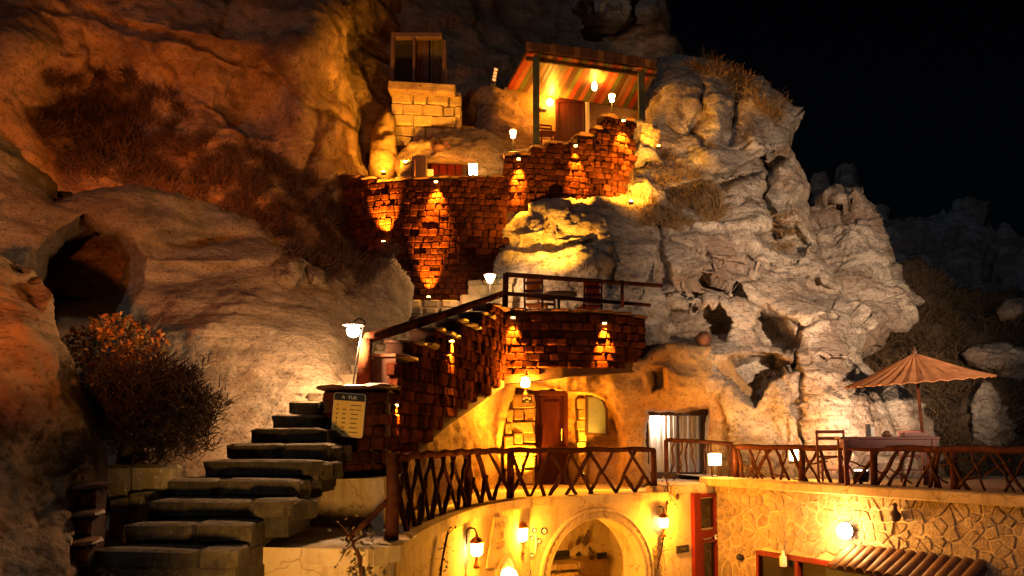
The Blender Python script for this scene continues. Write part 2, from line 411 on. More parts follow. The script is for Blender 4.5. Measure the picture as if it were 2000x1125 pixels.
class Relief:
    """A body of rock given by image pixels, each with a chosen depth; a closed shell that rolls back behind its outline."""
    def __init__(s, name, poly, ctrl, mat, step=4, amp=.35, freq=.5, strata=.0, sfreq=3, block=.0, bfreq=.8, bumps=(), cuts=(), cracks=(), back=1.0, rnd=30, smooth=True, rough=.03, nsm=12, **kw):
        s.nsm = nsm
        s.base = tps(ctrl); s.bumps = bumps; s.cracks = cracks; s.cuts = cuts; s.n = (amp, freq, strata, sfreq, block, bfreq, rough)
        s.poly = poly; s.rnd = rnd
        xs = np.array([p[0] for p in poly]); ys = np.array([p[1] for p in poly]); pad = step * 6
        gx = np.arange(xs.min() - pad, xs.max() + pad + step, step); gy = np.arange(ys.min() - pad, ys.max() + pad + step, step)
        X, Yp = np.meshgrid(gx, gy); H, Wd = X.shape
        d, bx, by = sdf(poly, X, Yp)
        out = d > 0
        px = np.where(out, bx, X); py = np.where(out, by, Yp)
        D = s.depth(px, py, np.where(out, 0, d)) + np.where(out, d * back * .05, 0)
        V = npP(px, py, D)
        V = s.displace(V, out)
        keep = d < pad * .9
        fi = np.arange(H * Wd).reshape(H, Wd)
        ok = keep[:-1, :-1] & keep[1:, :-1] & keep[:-1, 1:] & keep[1:, 1:]
        q = np.stack([fi[:-1, :-1], fi[1:, :-1], fi[1:, 1:], fi[:-1, 1:]], -1)[ok]
        used = np.unique(q); rm = np.full(H * Wd, -1); rm[used] = np.arange(len(used))
        s.o = npmesh(name, V.reshape(-1, 3)[used], rm[q], mat, None, smooth, **kw)
    def depth(s, px, py, d=None):
        D = s.base(px, py)
        for (bx, by, rx, ry, a) in s.bumps: D = D + a * np.exp(-(((px - bx) / rx) ** 2 + ((py - by) / ry) ** 2))
        for (pl, wd, dp) in s.cracks:      # joints: a wandering line where the rock opens
            dd_ = np.full(px.shape, 1e9); jx = px + 7 * noise3(np.stack([px * .03, py * .03, px * 0], -1)); jy = py + 7 * noise3(np.stack([px * .03, py * .03, px * 0 + 5], -1))
            for (ax, ay), (cx, cy) in zip(pl, pl[1:]):
                t = np.clip(((jx - ax) * (cx - ax) + (jy - ay) * (cy - ay)) / ((cx - ax) ** 2 + (cy - ay) ** 2), 0, 1)
                dd_ = np.minimum(dd_, np.hypot(jx - ax - t * (cx - ax), jy - ay - t * (cy - ay)))
            D = D + dp * np.exp(-(dd_ / wd) ** 2)
        for (poly, target, soft) in s.cuts:
            c, _, _ = sdf(poly, px, py); k = sstep(soft, -soft, c)
            D = D * (1 - k) + (target if target > 3 else D + target) * k
        if d is not None and s.rnd:
            t = np.clip(1 + d / s.rnd, 0, 1); D = D + (s.rnd / F * D) * (1 - np.sqrt(np.clip(1 - t * t, 0, 1))) * .9
        return D
    def displace(s, V, out=None):
        amp, freq, strata, sfreq, block, bfreq, rough = s.n
        gu = np.gradient(V, axis=1) if V.ndim == 3 else None
        if gu is not None:
            gv = np.gradient(V, axis=0); N = np.cross(gu, gv); N /= np.linalg.norm(N, axis=-1, keepdims=True) + 1e-9
            N = np.where(N[..., 1:2] > 0, -N, N)
            if out is not None: N = np.where(out[..., None], 0, N)
            for _ in range(s.nsm):      # an even normal field, so the shell does not pleat where it rolls back
                Q = np.pad(N, ((1, 1), (1, 1), (0, 0)), 'edge'); N = (Q[1:-1, 1:-1] * 2 + Q[:-2, 1:-1] + Q[2:, 1:-1] + Q[1:-1, :-2] + Q[1:-1, 2:]) / 6
            N = N + np.array([0, -1e-4, 0]); N /= np.linalg.norm(N, axis=-1, keepdims=True)
        else: N = np.array([0, -1.0, 0])
        h = amp * fbm(V * freq, 5)
        if strata:
            wv = V + .35 * np.stack([fbm(V * .6 + 5, 3)] * 3, -1)
            h = h + strata * fbm(wv * np.array([.16, .16, sfreq]), 4, .6)
        if block:
            wv = V * np.array([1, 1, 1.35]) + .10 * np.stack([fbm(V * 1.1 + k * 9, 3) for k in range(3)], -1)
            a1, c1 = facets(wv * bfreq); a2, c2 = facets(wv * bfreq * 2.7 + 40, 11); a3, c3 = facets(wv * bfreq * 7.1 + 80, 23)
            h = h + block * (a1 * .8 - c1 * .2) + block * .26 * (a2 - c2 * .3) + block * .07 * (a3 - c3 * .4)
        if rough: h = h + rough * fbm(V * 4.5, 4)
        return V + N * h[..., None]
    def at(s, px, py):
        px = np.asarray(px, float); py = np.asarray(py, float)
        d, _, _ = sdf(s.poly, px, py)
        V = npP(px, py, s.depth(px, py, np.minimum(d, 0)))
        amp, freq = s.n[:2]
        return V + np.array([0, -1.0, 0]) * (amp * fbm(V * freq, 5))[..., None]
# ================================================================== terrain
ZP = .65
ground = MB().box((0, 30, -2.1), (160, 140, .2)).build('courtyard_ground', M['soil'], kind='structure')
cliff = Relief('cliff', [(-90, -90), (1120, -90), (1285, -70), (1296, 60), (1325, 115), (1345, 300), (1260, 470), (1000, 470), (690, 640), (500, 640), (0, 560), (-90, 560)],
    [(-90, 0, 14.5), (0, 250, 13.8), (0, 540, 12.6), (100, 0, 15.6), (200, 0, 16.4), (400, 0, 17.4), (560, 20, 18.4), (555, 140, 16.9), (600, 90, 17.0), (450, 110, 17.0), (500, 60, 17.2),
     (640, 170, 18.2), (675, 270, 19.2), (660, 40, 19.6), (720, 60, 23), (800, 0, 24.5), (745, 200, 21.8), (300, 120, 16.4), (200, 190, 16.9), (300, 300, 16.2), (500, 250, 17.2),
     (600, 330, 17.6), (650, 420, 17.6), (450, 450, 15.8), (300, 400, 14.8), (100, 350, 14.2), (560, 580, 15.2), (900, 100, 24), (900, 250, 22.6), (955, 180, 21.8), (970, 300, 21.0),
     (1000, 40, 26.5), (1150, 60, 27.5), (1250, 60, 27), (1300, 150, 25.5), (1150, 250, 24.8), (1000, 440, 20.5), (800, 440, 20.5), (680, 600, 17)],
    M['tuff_dark'], step=4, amp=.42, freq=.32, strata=.03, sfreq=1.6, block=.18, bfreq=.33, rnd=20, rough=.02,
    cracks=[([(130, -20), (160, 14), (240, 50), (330, 66), (400, 84), (470, 118), (540, 160), (600, 200), (690, 250)], 8, .22), ([(590, 0), (640, 60), (690, 140), (720, 230), (700, 330)], 12, .35), ([(620, 210), (618, 280), (600, 330)], 6, .15), ([(280, 60), (290, 120), (330, 170)], 6, .15), ([(440, -10), (452, 20), (430, 60)], 8, .2), ([(150, 60), (160, 120)], 6, .15), ([(490, 150), (470, 230), (490, 290)], 6, .12)],
    bumps=[(560, 100, 70, 55, -.9), (440, 60, 60, 40, -.6), (590, 215, 34, 60, -.5), (500, 190, 60, 55, .5), (640, 260, 30, 90, -.5), (150, 190, 130, 60, .7), (60, 130, 90, 60, -.5), (955, 230, 30, 60, -.4), (330, 60, 90, 60, -.5)],
    kind='structure')
white = Relief('rock_outcrop', [(1266, 235), (1285, 110), (1330, 106), (1400, 120), (1455, 142), (1490, 150), (1530, 190), (1566, 222), (1546, 290), (1580, 360), (1592, 470), (1640, 560), (1706, 632),
     (1688, 700), (1706, 716), (1760, 755), (1800, 800), (1830, 880), (1840, 980), (1480, 980), (1440, 880), (1400, 770), (1255, 740), (1180, 740), (960, 660), (950, 520), (975, 440), (1010, 398), (1120, 405), (1190, 398), (1238, 330), (1262, 300)],
    [(1280, 170, 21.8), (1340, 150, 21.4), (1400, 160, 21.0), (1500, 190, 20.5), (1560, 225, 20.2), (1350, 230, 20.5), (1450, 260, 19.7), (1300, 350, 19), (1400, 330, 18.7), (1530, 310, 18.8),
     (1570, 370, 18.6), (1500, 400, 17.9), (1400, 400, 18), (1250, 400, 18.2), (1110, 410, 17.5), (1000, 420, 17.5), (975, 500, 17.2), (1100, 470, 16.9), (1200, 470, 17), (1100, 560, 16.9), (1250, 560, 16.8),
     (1300, 480, 17), (1400, 500, 16.8), (1500, 500, 17), (1580, 480, 17.5), (1640, 570, 17), (1700, 640, 16.4), (1550, 600, 16.1), (1450, 560, 16.2), (1350, 570, 16.3), (1320, 640, 16.6), (1300, 700, 16),
     (1420, 700, 15.7), (1500, 660, 16.1), (1600, 690, 15.3), (1690, 690, 15.7), (1600, 800, 14.9), (1700, 800, 15), (1500, 840, 15.6), (1500, 960, 15.4), (1650, 960, 14.7), (1800, 830, 15.8), (1830, 960, 16), (1260, 720, 16.2), (1000, 640, 17.2)],
    M['tuff_white'], step=3, amp=.12, freq=.4, strata=.07, sfreq=2.6, block=.38, bfreq=.27, rnd=26, rough=.03, smooth=False, nsm=2,
    cracks=[([(1502, 296), (1506, 380), (1516, 460)], 7, .7), ([(1300, 470), (1400, 506), (1500, 520), (1600, 530)], 4, .22), ([(1290, 430), (1292, 520), (1300, 580)], 6, .4), ([(1600, 700), (1650, 706), (1690, 700)], 4, .25), ([(1562, 640), (1560, 720), (1566, 800), (1590, 900)], 6, .3),
            ([(1075, 400), (1072, 470)], 5, .35), ([(980, 468), (1100, 480), (1200, 470), (1280, 462)], 5, .3), ([(1300, 250), (1350, 262), (1390, 285)], 6, .5), ([(1440, 170), (1436, 230), (1420, 270)], 8, .6), ([(1372, 170), (1368, 230), (1350, 260)], 7, .5), ([(1380, 480), (1384, 520), (1376, 552)], 3, .2), ([(1640, 610), (1560, 640), (1500, 600), (1440, 590)], 4, .25), ([(1200, 480), (1196, 560)], 4, .25)],
    bumps=[(1325, 180, 34, 44, -.6), (1398, 215, 30, 42, -.6), (1495, 205, 46, 42, -.6), (1470, 262, 26, 26, -.6), (1385, 298, 30, 20, -.7), (1450, 390, 40, 50, -.3), (1552, 380, 22, 80, -.5), (1600, 610, 60, 26, -.5), (1420, 690, 50, 14, -.3), (1060, 440, 50, 26, -.35), (1150, 510, 60, 26, -.3),
           (1530, 800, 30, 60, -.3), (1660, 760, 60, 70, -.25), (1350, 520, 50, 30, -.2), (1345, 606, 50, 10, -.3)],
    cuts=[([(1300, 604), (1345, 596), (1400, 604), (1424, 636), (1414, 668), (1300, 670), (1286, 640)], 1.0, 9), ([(1468, 640), (1490, 606), (1515, 612), (1540, 640), (1558, 672), (1530, 682), (1490, 672)], 1.3, 7),
          ([(1405, 716), (1450, 700), (1520, 696), (1564, 711), (1530, 728), (1500, 742), (1474, 790), (1440, 772)], 1.2, 7), ([(1568, 550), (1600, 544), (1640, 560), (1648, 574), (1610, 577)], .7, 6), ([(1466, 458), (1500, 440), (1560, 438), (1582, 470), (1560, 490), (1500, 482)], .8, 9),
          ([(1290, 376), (1400, 346), (1500, 302), (1546, 284), (1550, 300), (1500, 330), (1412, 366), (1310, 398)], .8, 7), ([(1345, 552), (1390, 540), (1440, 556), (1452, 586), (1420, 596), (1370, 580)], .6, 7)], kind='structure')
facade = Relief('rock_front', [(738, 912), (760, 880), (870, 776), (985, 720), (1100, 706), (1255, 696), (1300, 672), (1400, 680), (1450, 740), (1500, 800), (1510, 1000), (1200, 1000), (860, 1060), (730, 1040)],
    [(745, 905, 9.75), (780, 870, 10.2), (800, 840, 10.6), (870, 785, 12.4), (900, 850, 13.0), (870, 920, 12.2), (800, 950, 10.6), (740, 1020, 9.9), (985, 724, 15), (960, 800, 15.5), (945, 900, 15.0), (1100, 710, 15.2),
     (1250, 702, 15.4), (1100, 742, 15.35), (1230, 800, 15.9), (1230, 950, 16.1), (1320, 760, 15.6), (1320, 950, 16.6), (1400, 700, 15.8), (1430, 900, 16.5), (1500, 900, 16.8), (1000, 960, 16)],
    M['tuff_cream'], step=3, amp=.14, freq=.7, rnd=14, rough=.035, bumps=[(1210, 760, 40, 40, -.25), (850, 830, 30, 30, .12), (1330, 740, 60, 40, -.25)],
    cuts=[([(1003, 748), (1050, 757), (1140, 768), (1184, 780), (1204, 826), (1214, 885), (1218, 1000), (975, 1000), (978, 880), (986, 800)], 17.3, 11),
          ([(1262, 800), (1380, 797), (1379, 1000), (1262, 1000)], 17.6, 5), ([(1272, 724), (1294, 722), (1298, 760), (1274, 764)], .5, 6)])
house = thing('cave_house', (1.2, 15.5, ZP), 'cream cave dwelling carved in the rock with a red door under a brow', 'building')
attach(facade.o, house)
leftrock = Relief('cave_rock', [(-80, 420), (-20, 262), (40, 300), (110, 380), (260, 362), (420, 398), (520, 462), (560, 505), (640, 540), (700, 520), (770, 492), (812, 556), (800, 640), (735, 700), (730, 800), (660, 880), (620, 1000), (200, 1040), (-80, 1040)],
    [(0, 300, 11), (50, 420, 11), (150, 395, 11.6), (280, 400, 12), (420, 430, 12.9), (540, 500, 12.7), (600, 560, 12.5), (700, 540, 13.8), (780, 520, 14.8), (800, 600, 14.6), (400, 500, 12.2), (300, 520, 11.7),
     (400, 600, 11.0), (550, 600, 11.6), (650, 620, 11.8), (700, 700, 11.4), (740, 640, 12.8), (600, 700, 10.7), (450, 700, 10.2), (500, 780, 9.9), (400, 800, 9.5), (350, 900, 8.7), (330, 960, 8.2), (450, 870, 9.1),
     (500, 840, 9.4), (580, 790, 9.9), (600, 900, 9.9), (300, 700, 10.3), (200, 650, 10.8), (200, 850, 9.4), (60, 600, 10.5), (60, 900, 9.5), (0, 1000, 9)],
    M['tuff_smooth'], step=4, amp=.20, freq=.5, strata=.035, sfreq=2.2, rnd=26, rough=.015,
    bumps=[(400, 470, 90, 14, .45), (420, 500, 110, 10, -.35), (540, 520, 60, 30, -.25), (330, 440, 50, 30, -.3), (700, 640, 40, 60, .3), (760, 560, 30, 40, -.3), (350, 545, 60, 12, .2)],
    cuts=[([(74, 560), (90, 500), (120, 462), (170, 446), (225, 462), (255, 505), (250, 550), (215, 600), (100, 610)], 2.9, 30)], kind='structure')
front = Relief('boulder_slope', [(-120, 470), (0, 496), (40, 520), (80, 566), (110, 640), (140, 710), (160, 780), (188, 850), (203, 940), (214, 1010), (150, 1200), (-120, 1250)],
    [(0, 520, 7.4), (60, 560, 7.4), (100, 640, 7.1), (0, 700, 6.3), (100, 800, 6.4), (150, 760, 6.9), (190, 900, 7.0), (100, 950, 6.2), (0, 900, 5.9), (0, 1100, 5.5), (120, 1100, 5.9), (200, 1000, 6.8)],
    M['tuff'], step=4, amp=.12, freq=.8, strata=.015, sfreq=2.5, rnd=60, rough=.012, bumps=[(100, 880, 60, 30, .15), (40, 640, 40, 40, -.1)], kind='structure')
spur = Relief('rock_spur', [(1580, 420), (1612, 372), (1650, 364), (1690, 362), (1694, 382), (1716, 398), (1722, 440), (1740, 500), (1762, 560), (1788, 592), (1780, 612), (1730, 640), (1720, 680), (1690, 700), (1600, 640)],
    [(1600, 420, 21), (1650, 370, 21), (1690, 365, 20.8), (1710, 410, 20.4), (1660, 440, 20), (1700, 500, 19.8), (1740, 520, 20), (1690, 560, 19.2), (1770, 590, 19.6), (1720, 630, 19), (1630, 560, 19.6), (1650, 650, 18.8)],
    M['tuff_white'], step=3, amp=.2, freq=.8, strata=.09, sfreq=2.6, block=.34, bfreq=.45, rnd=20, rough=.04, smooth=False, nsm=2, bumps=[(1640, 410, 50, 10, .5), (1660, 385, 40, 12, -.5), (1670, 590, 50, 14, .5)], kind='structure')
hill = Relief('hillside', [(1640, 620), (1700, 540), (1780, 520), (1850, 560), (1920, 590), (2100, 600), (2100, 1000), (1780, 1000), (1700, 800)],
    [(1660, 640, 22), (1720, 560, 24), (1800, 560, 24.5), (1900, 600, 24), (2080, 620, 24), (1750, 700, 20), (1850, 700, 20.5), (1980, 690, 21), (1980, 760, 19.6), (1860, 800, 18), (1930, 860, 17.6), (2000, 860, 17.6), (1780, 860, 17.5), (1850, 960, 16.6), (2050, 980, 16), (1960, 620, 22.6)],
    M['soil'], step=4, amp=.5, freq=.6, strata=.12, block=.2, rnd=20, rough=.08, kind='structure')
ridge = Relief('far_ridge', [(1560, 600), (1600, 360), (1660, 340), (1740, 400), (1800, 428), (1840, 440), (1880, 432), (1930, 446), (1960, 470), (2000, 492), (2120, 520), (2120, 680), (1600, 680)],
    [(1600, 380, 46), (1740, 420, 44), (1880, 440, 42), (2000, 500, 40), (2100, 540, 38), (1750, 560, 38), (1900, 560, 36), (2050, 600, 34), (1650, 620, 38)],
    M['tuff_far'], step=4, amp=1.2, freq=.22, strata=.15, block=1.6, bfreq=.22, rnd=20, rough=.12, kind='structure')
summit = [('pale boulder jammed between two taller ones on the summit', [(1108, -30), (1150, -30), (1152, 14), (1138, 34), (1118, 22)], 26.0),
          ('widest pale boulder on the dark summit ridge', [(1158, -40), (1232, -40), (1236, 20), (1222, 42), (1180, 40), (1158, 26)], 26.2),
          ('rounded pale boulder at the end of the summit ridge', [(1242, 16), (1256, 4), (1280, 0), (1290, 14), (1284, 34), (1262, 46), (1244, 40)], 25.8)]
for lb, pl, Y in summit:
    cx = sum(p[0] for p in pl) / len(pl); cy = sum(p[1] for p in pl) / len(pl)
    Relief('boulder', pl, [(p[0], p[1], Y + .3) for p in pl] + [(cx, cy, Y - .3)], M['tuff_white'], step=3, amp=.12, freq=1.1, rnd=16, rough=.06, label=lb, cat='boulder', group='pale rocks on the summit')
for lb, pl, Y, mt in [('grey white rounded boulder beside the topmost brick pillar', [(1240, 232), (1262, 238), (1284, 268), (1296, 300), (1290, 318), (1262, 312), (1236, 330)], 18.6, 'tuff_white'),
                  ('squat tan boulder at the foot of the left scrub slope', [(536, 540), (546, 518), (570, 512), (590, 524), (592, 556), (570, 566), (540, 562)], 12.0, 'tuff_smooth'),
                  ('small tan stone next to the squat boulder under the scrub', [(594, 544), (604, 530), (624, 528), (636, 540), (632, 560), (608, 566), (594, 560)], 12.1, 'tuff_smooth'),
                  ('low rounded boulder lying on the shrubby hillside right of the spur', [(1942, 612), (1960, 592), (1990, 586), (2040, 590), (2050, 618), (2000, 626), (1950, 624)], 21.4, 'tuff_white'),
                  ('layered pale rock ledge behind the parasol', [(1876, 690), (1900, 676), (1960, 672), (2040, 684), (2050, 748), (1980, 742), (1930, 734), (1888, 712)], 19.2, 'tuff_white'),
                  ('lowest layered pale rock in the scrub behind the terrace railing', [(1890, 800), (1912, 752), (1950, 770), (1986, 820), (1990, 872), (1930, 890), (1896, 860)], 17.0, 'tuff_white')]:
    cx = sum(p[0] for p in pl) / len(pl); cy = sum(p[1] for p in pl) / len(pl)
    Relief('boulder', pl, [(p[0], p[1], Y + .35) for p in pl] + [(cx, cy, Y - .25)], M[mt], step=3, amp=.12, freq=1.2, strata=.1, sfreq=4, rnd=18, rough=.05, label=lb, cat='boulder', group='loose boulders')

# ================================================================== patio, retaining wall with the arch
ZP = .65
EDGE = spline([(-1.06, 7.2, 0), (-.92, 9.1, 0), (-.42, 11.6, 0), (.30, 13.05, 0)], 24)
ARC0 = Vector((.30, 13.05, 0)); ARC1 = Vector((2.75, 14.40, 0)); AD = (ARC1 - ARC0).normalized(); AN = Vector((AD.y, -AD.x, 0))
AM = Matrix((AD, -AN, Vector((0, 0, 1)))).transposed().to_4x4(); AM.translation = ARC0     # local: x along the wall, -y towards the viewer
AL = (ARC1 - ARC0).length
b = MB()
outer = [Vector((-2.7, 6.7, ZP)), Vector((-2.75, 7.0, ZP)), Vector((-2.5, 9.2, ZP)), Vector((-1.6, 9.6, ZP)), Vector((-1.3, 10.4, ZP)), Vector((-.6, 13.2, ZP)), Vector((-.2, 17.9, ZP)), Vector((5.4, 18.2, ZP)), Vector((5.0, 14.8, ZP)), ARC1 + Vector((0, 0, ZP))]
lip = [Vector((-2.62, 7.12, ZP)), Vector((-1.2, 6.95, ZP))] + [Vector((p.x, p.y, ZP)) for p in EDGE] + [ARC1 + Vector((0, 0, ZP))]
n0 = len(lip)
# paving as fans strip by strip from the lip back to the rock
backs = [Vector((-2.6, 9.3, ZP))] * 3 + [Vector((-1.9 + 1.7 * k / 23, 9.5 + 8.2 * k / 23, ZP)) for k in range(24)] + [Vector((5.0, 18.0, ZP))]
v = lip + backs[:n0]; v += [x - Vector((0, 0, .14)) for x in v]; k2 = 2 * n0
f = [(i, i + 1, n0 + i + 1, n0 + i) for i in range(n0 - 1)] + [(k2 + i, k2 + i + 1, i + 1, i) for i in range(n0 - 1)]
patio = MB().add(v, f).build('patio_floor', M['patio'], kind='structure')
wall = thing('retaining_wall', (0.3, 13.05, -2), 'curved cream plastered wall under the patio with a carved pointed arch', 'wall')
# curved run
path = [Vector((-2.55, 7.16, 0)), Vector((-1.95, 7.08, 0)), Vector((-1.25, 6.98, 0))] + EDGE
b = MB(); v = []; f = []
for i, p in enumerate(path):
    d = (path[min(i + 1, len(path) - 1)] - path[max(i - 1, 0)]).normalized(); nn = Vector((d.y, -d.x, 0))
    q = p
    v += [(q.x, q.y, -2), (q.x, q.y, ZP - .14)]
f = [(2 * i, 2 * i + 2, 2 * i + 3, 2 * i + 1) for i in range(len(path) - 1)]
b.add(v, f).build('curved_wall', M['plaster'], wall, True)
b = MB(); v = []
for i, p in enumerate(path + [ARC1 + AD * .05]):
    pa = path + [ARC1]; d = (pa[min(i + 1, len(pa) - 1)] - pa[max(i - 1, 0)]).normalized(); nn = Vector((d.y, -d.x, 0)); q = p + nn * .07; r = p - nn * .2
    v += [(q.x, q.y, ZP - .13), (q.x, q.y, ZP + .012), (r.x, r.y, ZP + .012), (r.x, r.y, ZP - .13)]
f = []
for i in range(len(path)):
    for k in range(4): f.append((4 * i + k, 4 * i + 4 + k, 4 * i + 4 + (k + 1) % 4, 4 * i + (k + 1) % 4))
b.add(v, f).build('coping', M['plaster'], wall)
# planar run with the arch
XC, RW, ZS = 1.34, .98, -.66          # centre along the wall, half width, springing
def arch_z(x):
    t = min(1, abs(x - XC) / RW); return ZS + .92 * (1 - t ** 2.1) ** .56
xs = [0.0, .3] + [XC - RW * math.cos(math.pi * k / 48) for k in range(49)] + [2.7, AL]
v = []; f = []; TH = .6
for x in xs:
    z0 = arch_z(x) if XC - RW < x < XC + RW else (-2 if not (abs(abs(x - XC) - RW) < 1e-6) else ZS)
    v += [(x, 0, -2 if z0 == -2 else z0), (x, 0, ZP - .14)]
for i in range(len(xs) - 1): f.append((2 * i, 2 * i + 2, 2 * i + 3, 2 * i + 1))
b = MB().add([AM @ Vector(q) for q in v], f)
for x0, x1 in ((.3, XC - RW), (XC + RW, 2.7)):
    b.add([AM @ Vector(q) for q in [(x0, 0, -2), (x1, 0, -2), (x1, 0, ZS), (x0, 0, ZS)]], [(0, 1, 2, 3)])
b.build('arch_wall', M['plaster'], wall)
arc = [(XC - RW, -2)] + [(XC - RW * math.cos(math.pi * k / 48), arch_z(XC - RW * math.cos(math.pi * k / 48)) if 0 < k < 48 else ZS) for k in range(49)] + [(XC + RW, -2)]
v = [AM @ Vector((x, 0, z)) for x, z in arc] + [AM @ Vector((x, TH, z)) for x, z in arc]; n = len(arc)
MB().add(v, [(i, i + 1, n + i + 1, n + i) for i in range(n - 1)]).build('intrados', M['plaster'], wall, True)
# moulded ring with triangle carving
v = []; f = []
def ringpt(i, off):
    a = arc[max(i - 1, 0)]; c = arc[min(i + 1, n - 1)]; d = Vector((c[0] - a[0], c[1] - a[1])).normalized(); return arc[i][0] - d.y * off, arc[i][1] + d.x * off
for i in range(n):
    for off, y in ((.0, -.0), (.0, -.035), (.03, -.05), (.05, -.03), (.13, -.03), (.15, -.055), (.19, -.045), (.20, 0)):
        x, z = ringpt(i, off); v.append(AM @ Vector((x, y, z)))
for i in range(n - 1):
    for k in range(7): f.append((8 * i + k, 8 * i + k + 1, 8 * i + 9 + k, 8 * i + 8 + k))
ring = MB().add(v, f).build('arch_ring', M['plaster'], wall)
acc = 0; last = arc[0]
for i in range(2, n - 2, 1):
    if i % 2: continue
    a = ringpt(i, .055); c = ringpt(min(i + 2, n - 1), .055); t = ringpt(i + 1, .125)
    if a[1] < -1.4: continue
    MB().prism([a, c, t] if False else [a, t, c], .016, AM @ Matrix.Translation((0, -.031, 0))).build('triangle_carving', M['plaster'], ring)
# room behind the arch
b = MB()
b.box((XC + .1, TH + 2.1, -.8), (4.4, .1, 2.6)); b.box((XC + 2.2, TH + 1, -.8), (.1, 2.2, 2.6)); b.box((XC - 2.1, TH + 1, -.8), (.1, 2.2, 2.6))
b.xf(AM).build('alcove_wall', M['plaster'], wall)
# ================================================================== brickwork
BR = [MB().add(*chamfer((1, 1, 1), .13, .055)).mesh('brick', M['brick']) for _ in range(8)]
CT = [MB().add(*chamfer((1, 1, 1), .22, .05)).mesh('coping_tile', M['clay']) for _ in range(4)]
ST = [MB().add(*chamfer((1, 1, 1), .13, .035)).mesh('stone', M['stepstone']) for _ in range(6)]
PST = [MB().add(*chamfer((1, 1, 1), .14, .06)).mesh('stone', M['stairstone']) for _ in range(6)]
CST = [MB().add(*chamfer((1, 1, 1), .10, .045)).mesh('stone', M['stone']) for _ in range(6)]
def piece(name, me, parent, loc, size, rz=0, rx=0, ry=0):
    o = bpy.data.objects.new(name, me); col.objects.link(o)
    o.location = loc; o.scale = size; o.rotation_euler = (rx, ry, rz); attach(o, parent); return o
class Path:
    def __init__(s, pts):
        s.p = [Vector((q[0], q[1], 0)) for q in pts]; s.l = [0]
        for a, b_ in zip(s.p, s.p[1:]): s.l.append(s.l[-1] + (b_ - a).length)
        s.len = s.l[-1]
    def at(s, t):
        k = max(i for i in range(len(s.l) - 1) if s.l[i] <= max(t, 0) + 1e-9)
        a, b_ = s.p[k], s.p[k + 1]; u = (t - s.l[k]) / (s.l[k + 1] - s.l[k]); d = (b_ - a).normalized(); q = a.lerp(b_, u)
        n = Vector((d.y, -d.x, 0))
        if n.dot(-q) < 0: n = -n
        return q, d, n
def steps(tab):
    def f(t):
        z = tab[0][1]
        for a, b_ in tab:
            if t >= a: z = b_
        return z
    return f
def lin(tab):
    return lambda t: float(np.interp(t, [q[0] for q in tab], [q[1] for q in tab]))
def brick_wall(name, label, path, top, bot, th=.35, bw=.25, bh=.18, cat='wall', group='red brown brick walls', cope=True, seg=None, meshes=BR, core='mortar', pname='brick', proud=(.0, .012, .03, .05)):
    q0, _, _ = path.at(path.len / 2)
    w = thing(name, (q0.x, q0.y, min(bot(0), bot(path.len))), label, cat, group)
    N = max(8, int(path.len / .05)); v = []; f = []
    for i in range(N + 1):
        t = path.len * i / N; q, d, n = path.at(min(t, path.len - 1e-6)); a = q; c = q - n * th; z0 = bot(t) - .15; z1 = top(t) - .01
        v += [(a.x, a.y, z0), (a.x, a.y, z1), (c.x, c.y, z1), (c.x, c.y, z0)]
    for i in range(N):
        for k in range(4): f.append((4 * i + k, 4 * i + 4 + k, 4 * i + 4 + (k + 1) % 4, 4 * i + (k + 1) % 4))
    f += [(0, 1, 2, 3), (4 * N + 3, 4 * N + 2, 4 * N + 1, 4 * N)]
    MB().add(v, f).build('core', M[core], w)
    zs = min(bot(path.len * i / 20) for i in range(21)); ze = max(top(path.len * i / 40) for i in range(41)); r = 0; z = zs
    todo = []
    while z < ze:
        h = bh * random.uniform(.85, 1.15); t = random.uniform(-.5, 0) * bw
        while t < path.len:
            wd = bw * random.uniform(.65, 1.3); tc = t + wd / 2
            if 0 < tc < path.len and bot(tc) - h * .6 < z and z + h < top(tc) + h * .45:
                q, d, n = path.at(min(tc, path.len - 1e-6)); o_ = random.choice(proud)
                hh = min(h, top(tc) - z + .01)
                if hh > .05:
                    p = q + n * (o_ - .03) + Vector((0, 0, z + hh / 2))
                    todo.append((p, (wd - .009, .14, hh - .009), math.atan2(d.y, d.x) + random.uniform(-.05, .05), random.uniform(-.05, .05), random.uniform(-.03, .03)))
            t += wd
        z += h; r += 1
    todo.sort(key=lambda q: -q[0].z)
    for p, s_, rz, rx, ry in todo[:300]: piece(pname, random.choice(meshes), w, p, s_, rz, rx, ry)
    if len(todo) > 300:
        mb = MB()
        for p, s_, rz, rx, ry in todo[300:]: mb.box(p, s_, rz, .014, .006)
        mb.build('lower_bricks', M['brick'], w, kind='stuff')
    if cope:
        for a, b_ in (seg or [(0, path.len)]):
            L = b_ - a; k = max(1, round(L / .42))
            for i in range(k):
                t0 = a + L * i / k; tc = t0 + L / k / 2; q, d, n = path.at(min(tc, path.len - 1e-6))
                p = q - n * (th / 2 - .03) + Vector((0, 0, top(tc) + .02))
                piece('coping_tile', random.choice(CT), w, p, (L / k + .05, th + .2, .055), math.atan2(d.y, d.x) + random.uniform(-.06, .06), random.uniform(-.05, .05), random.uniform(-.08, .04))
    return w
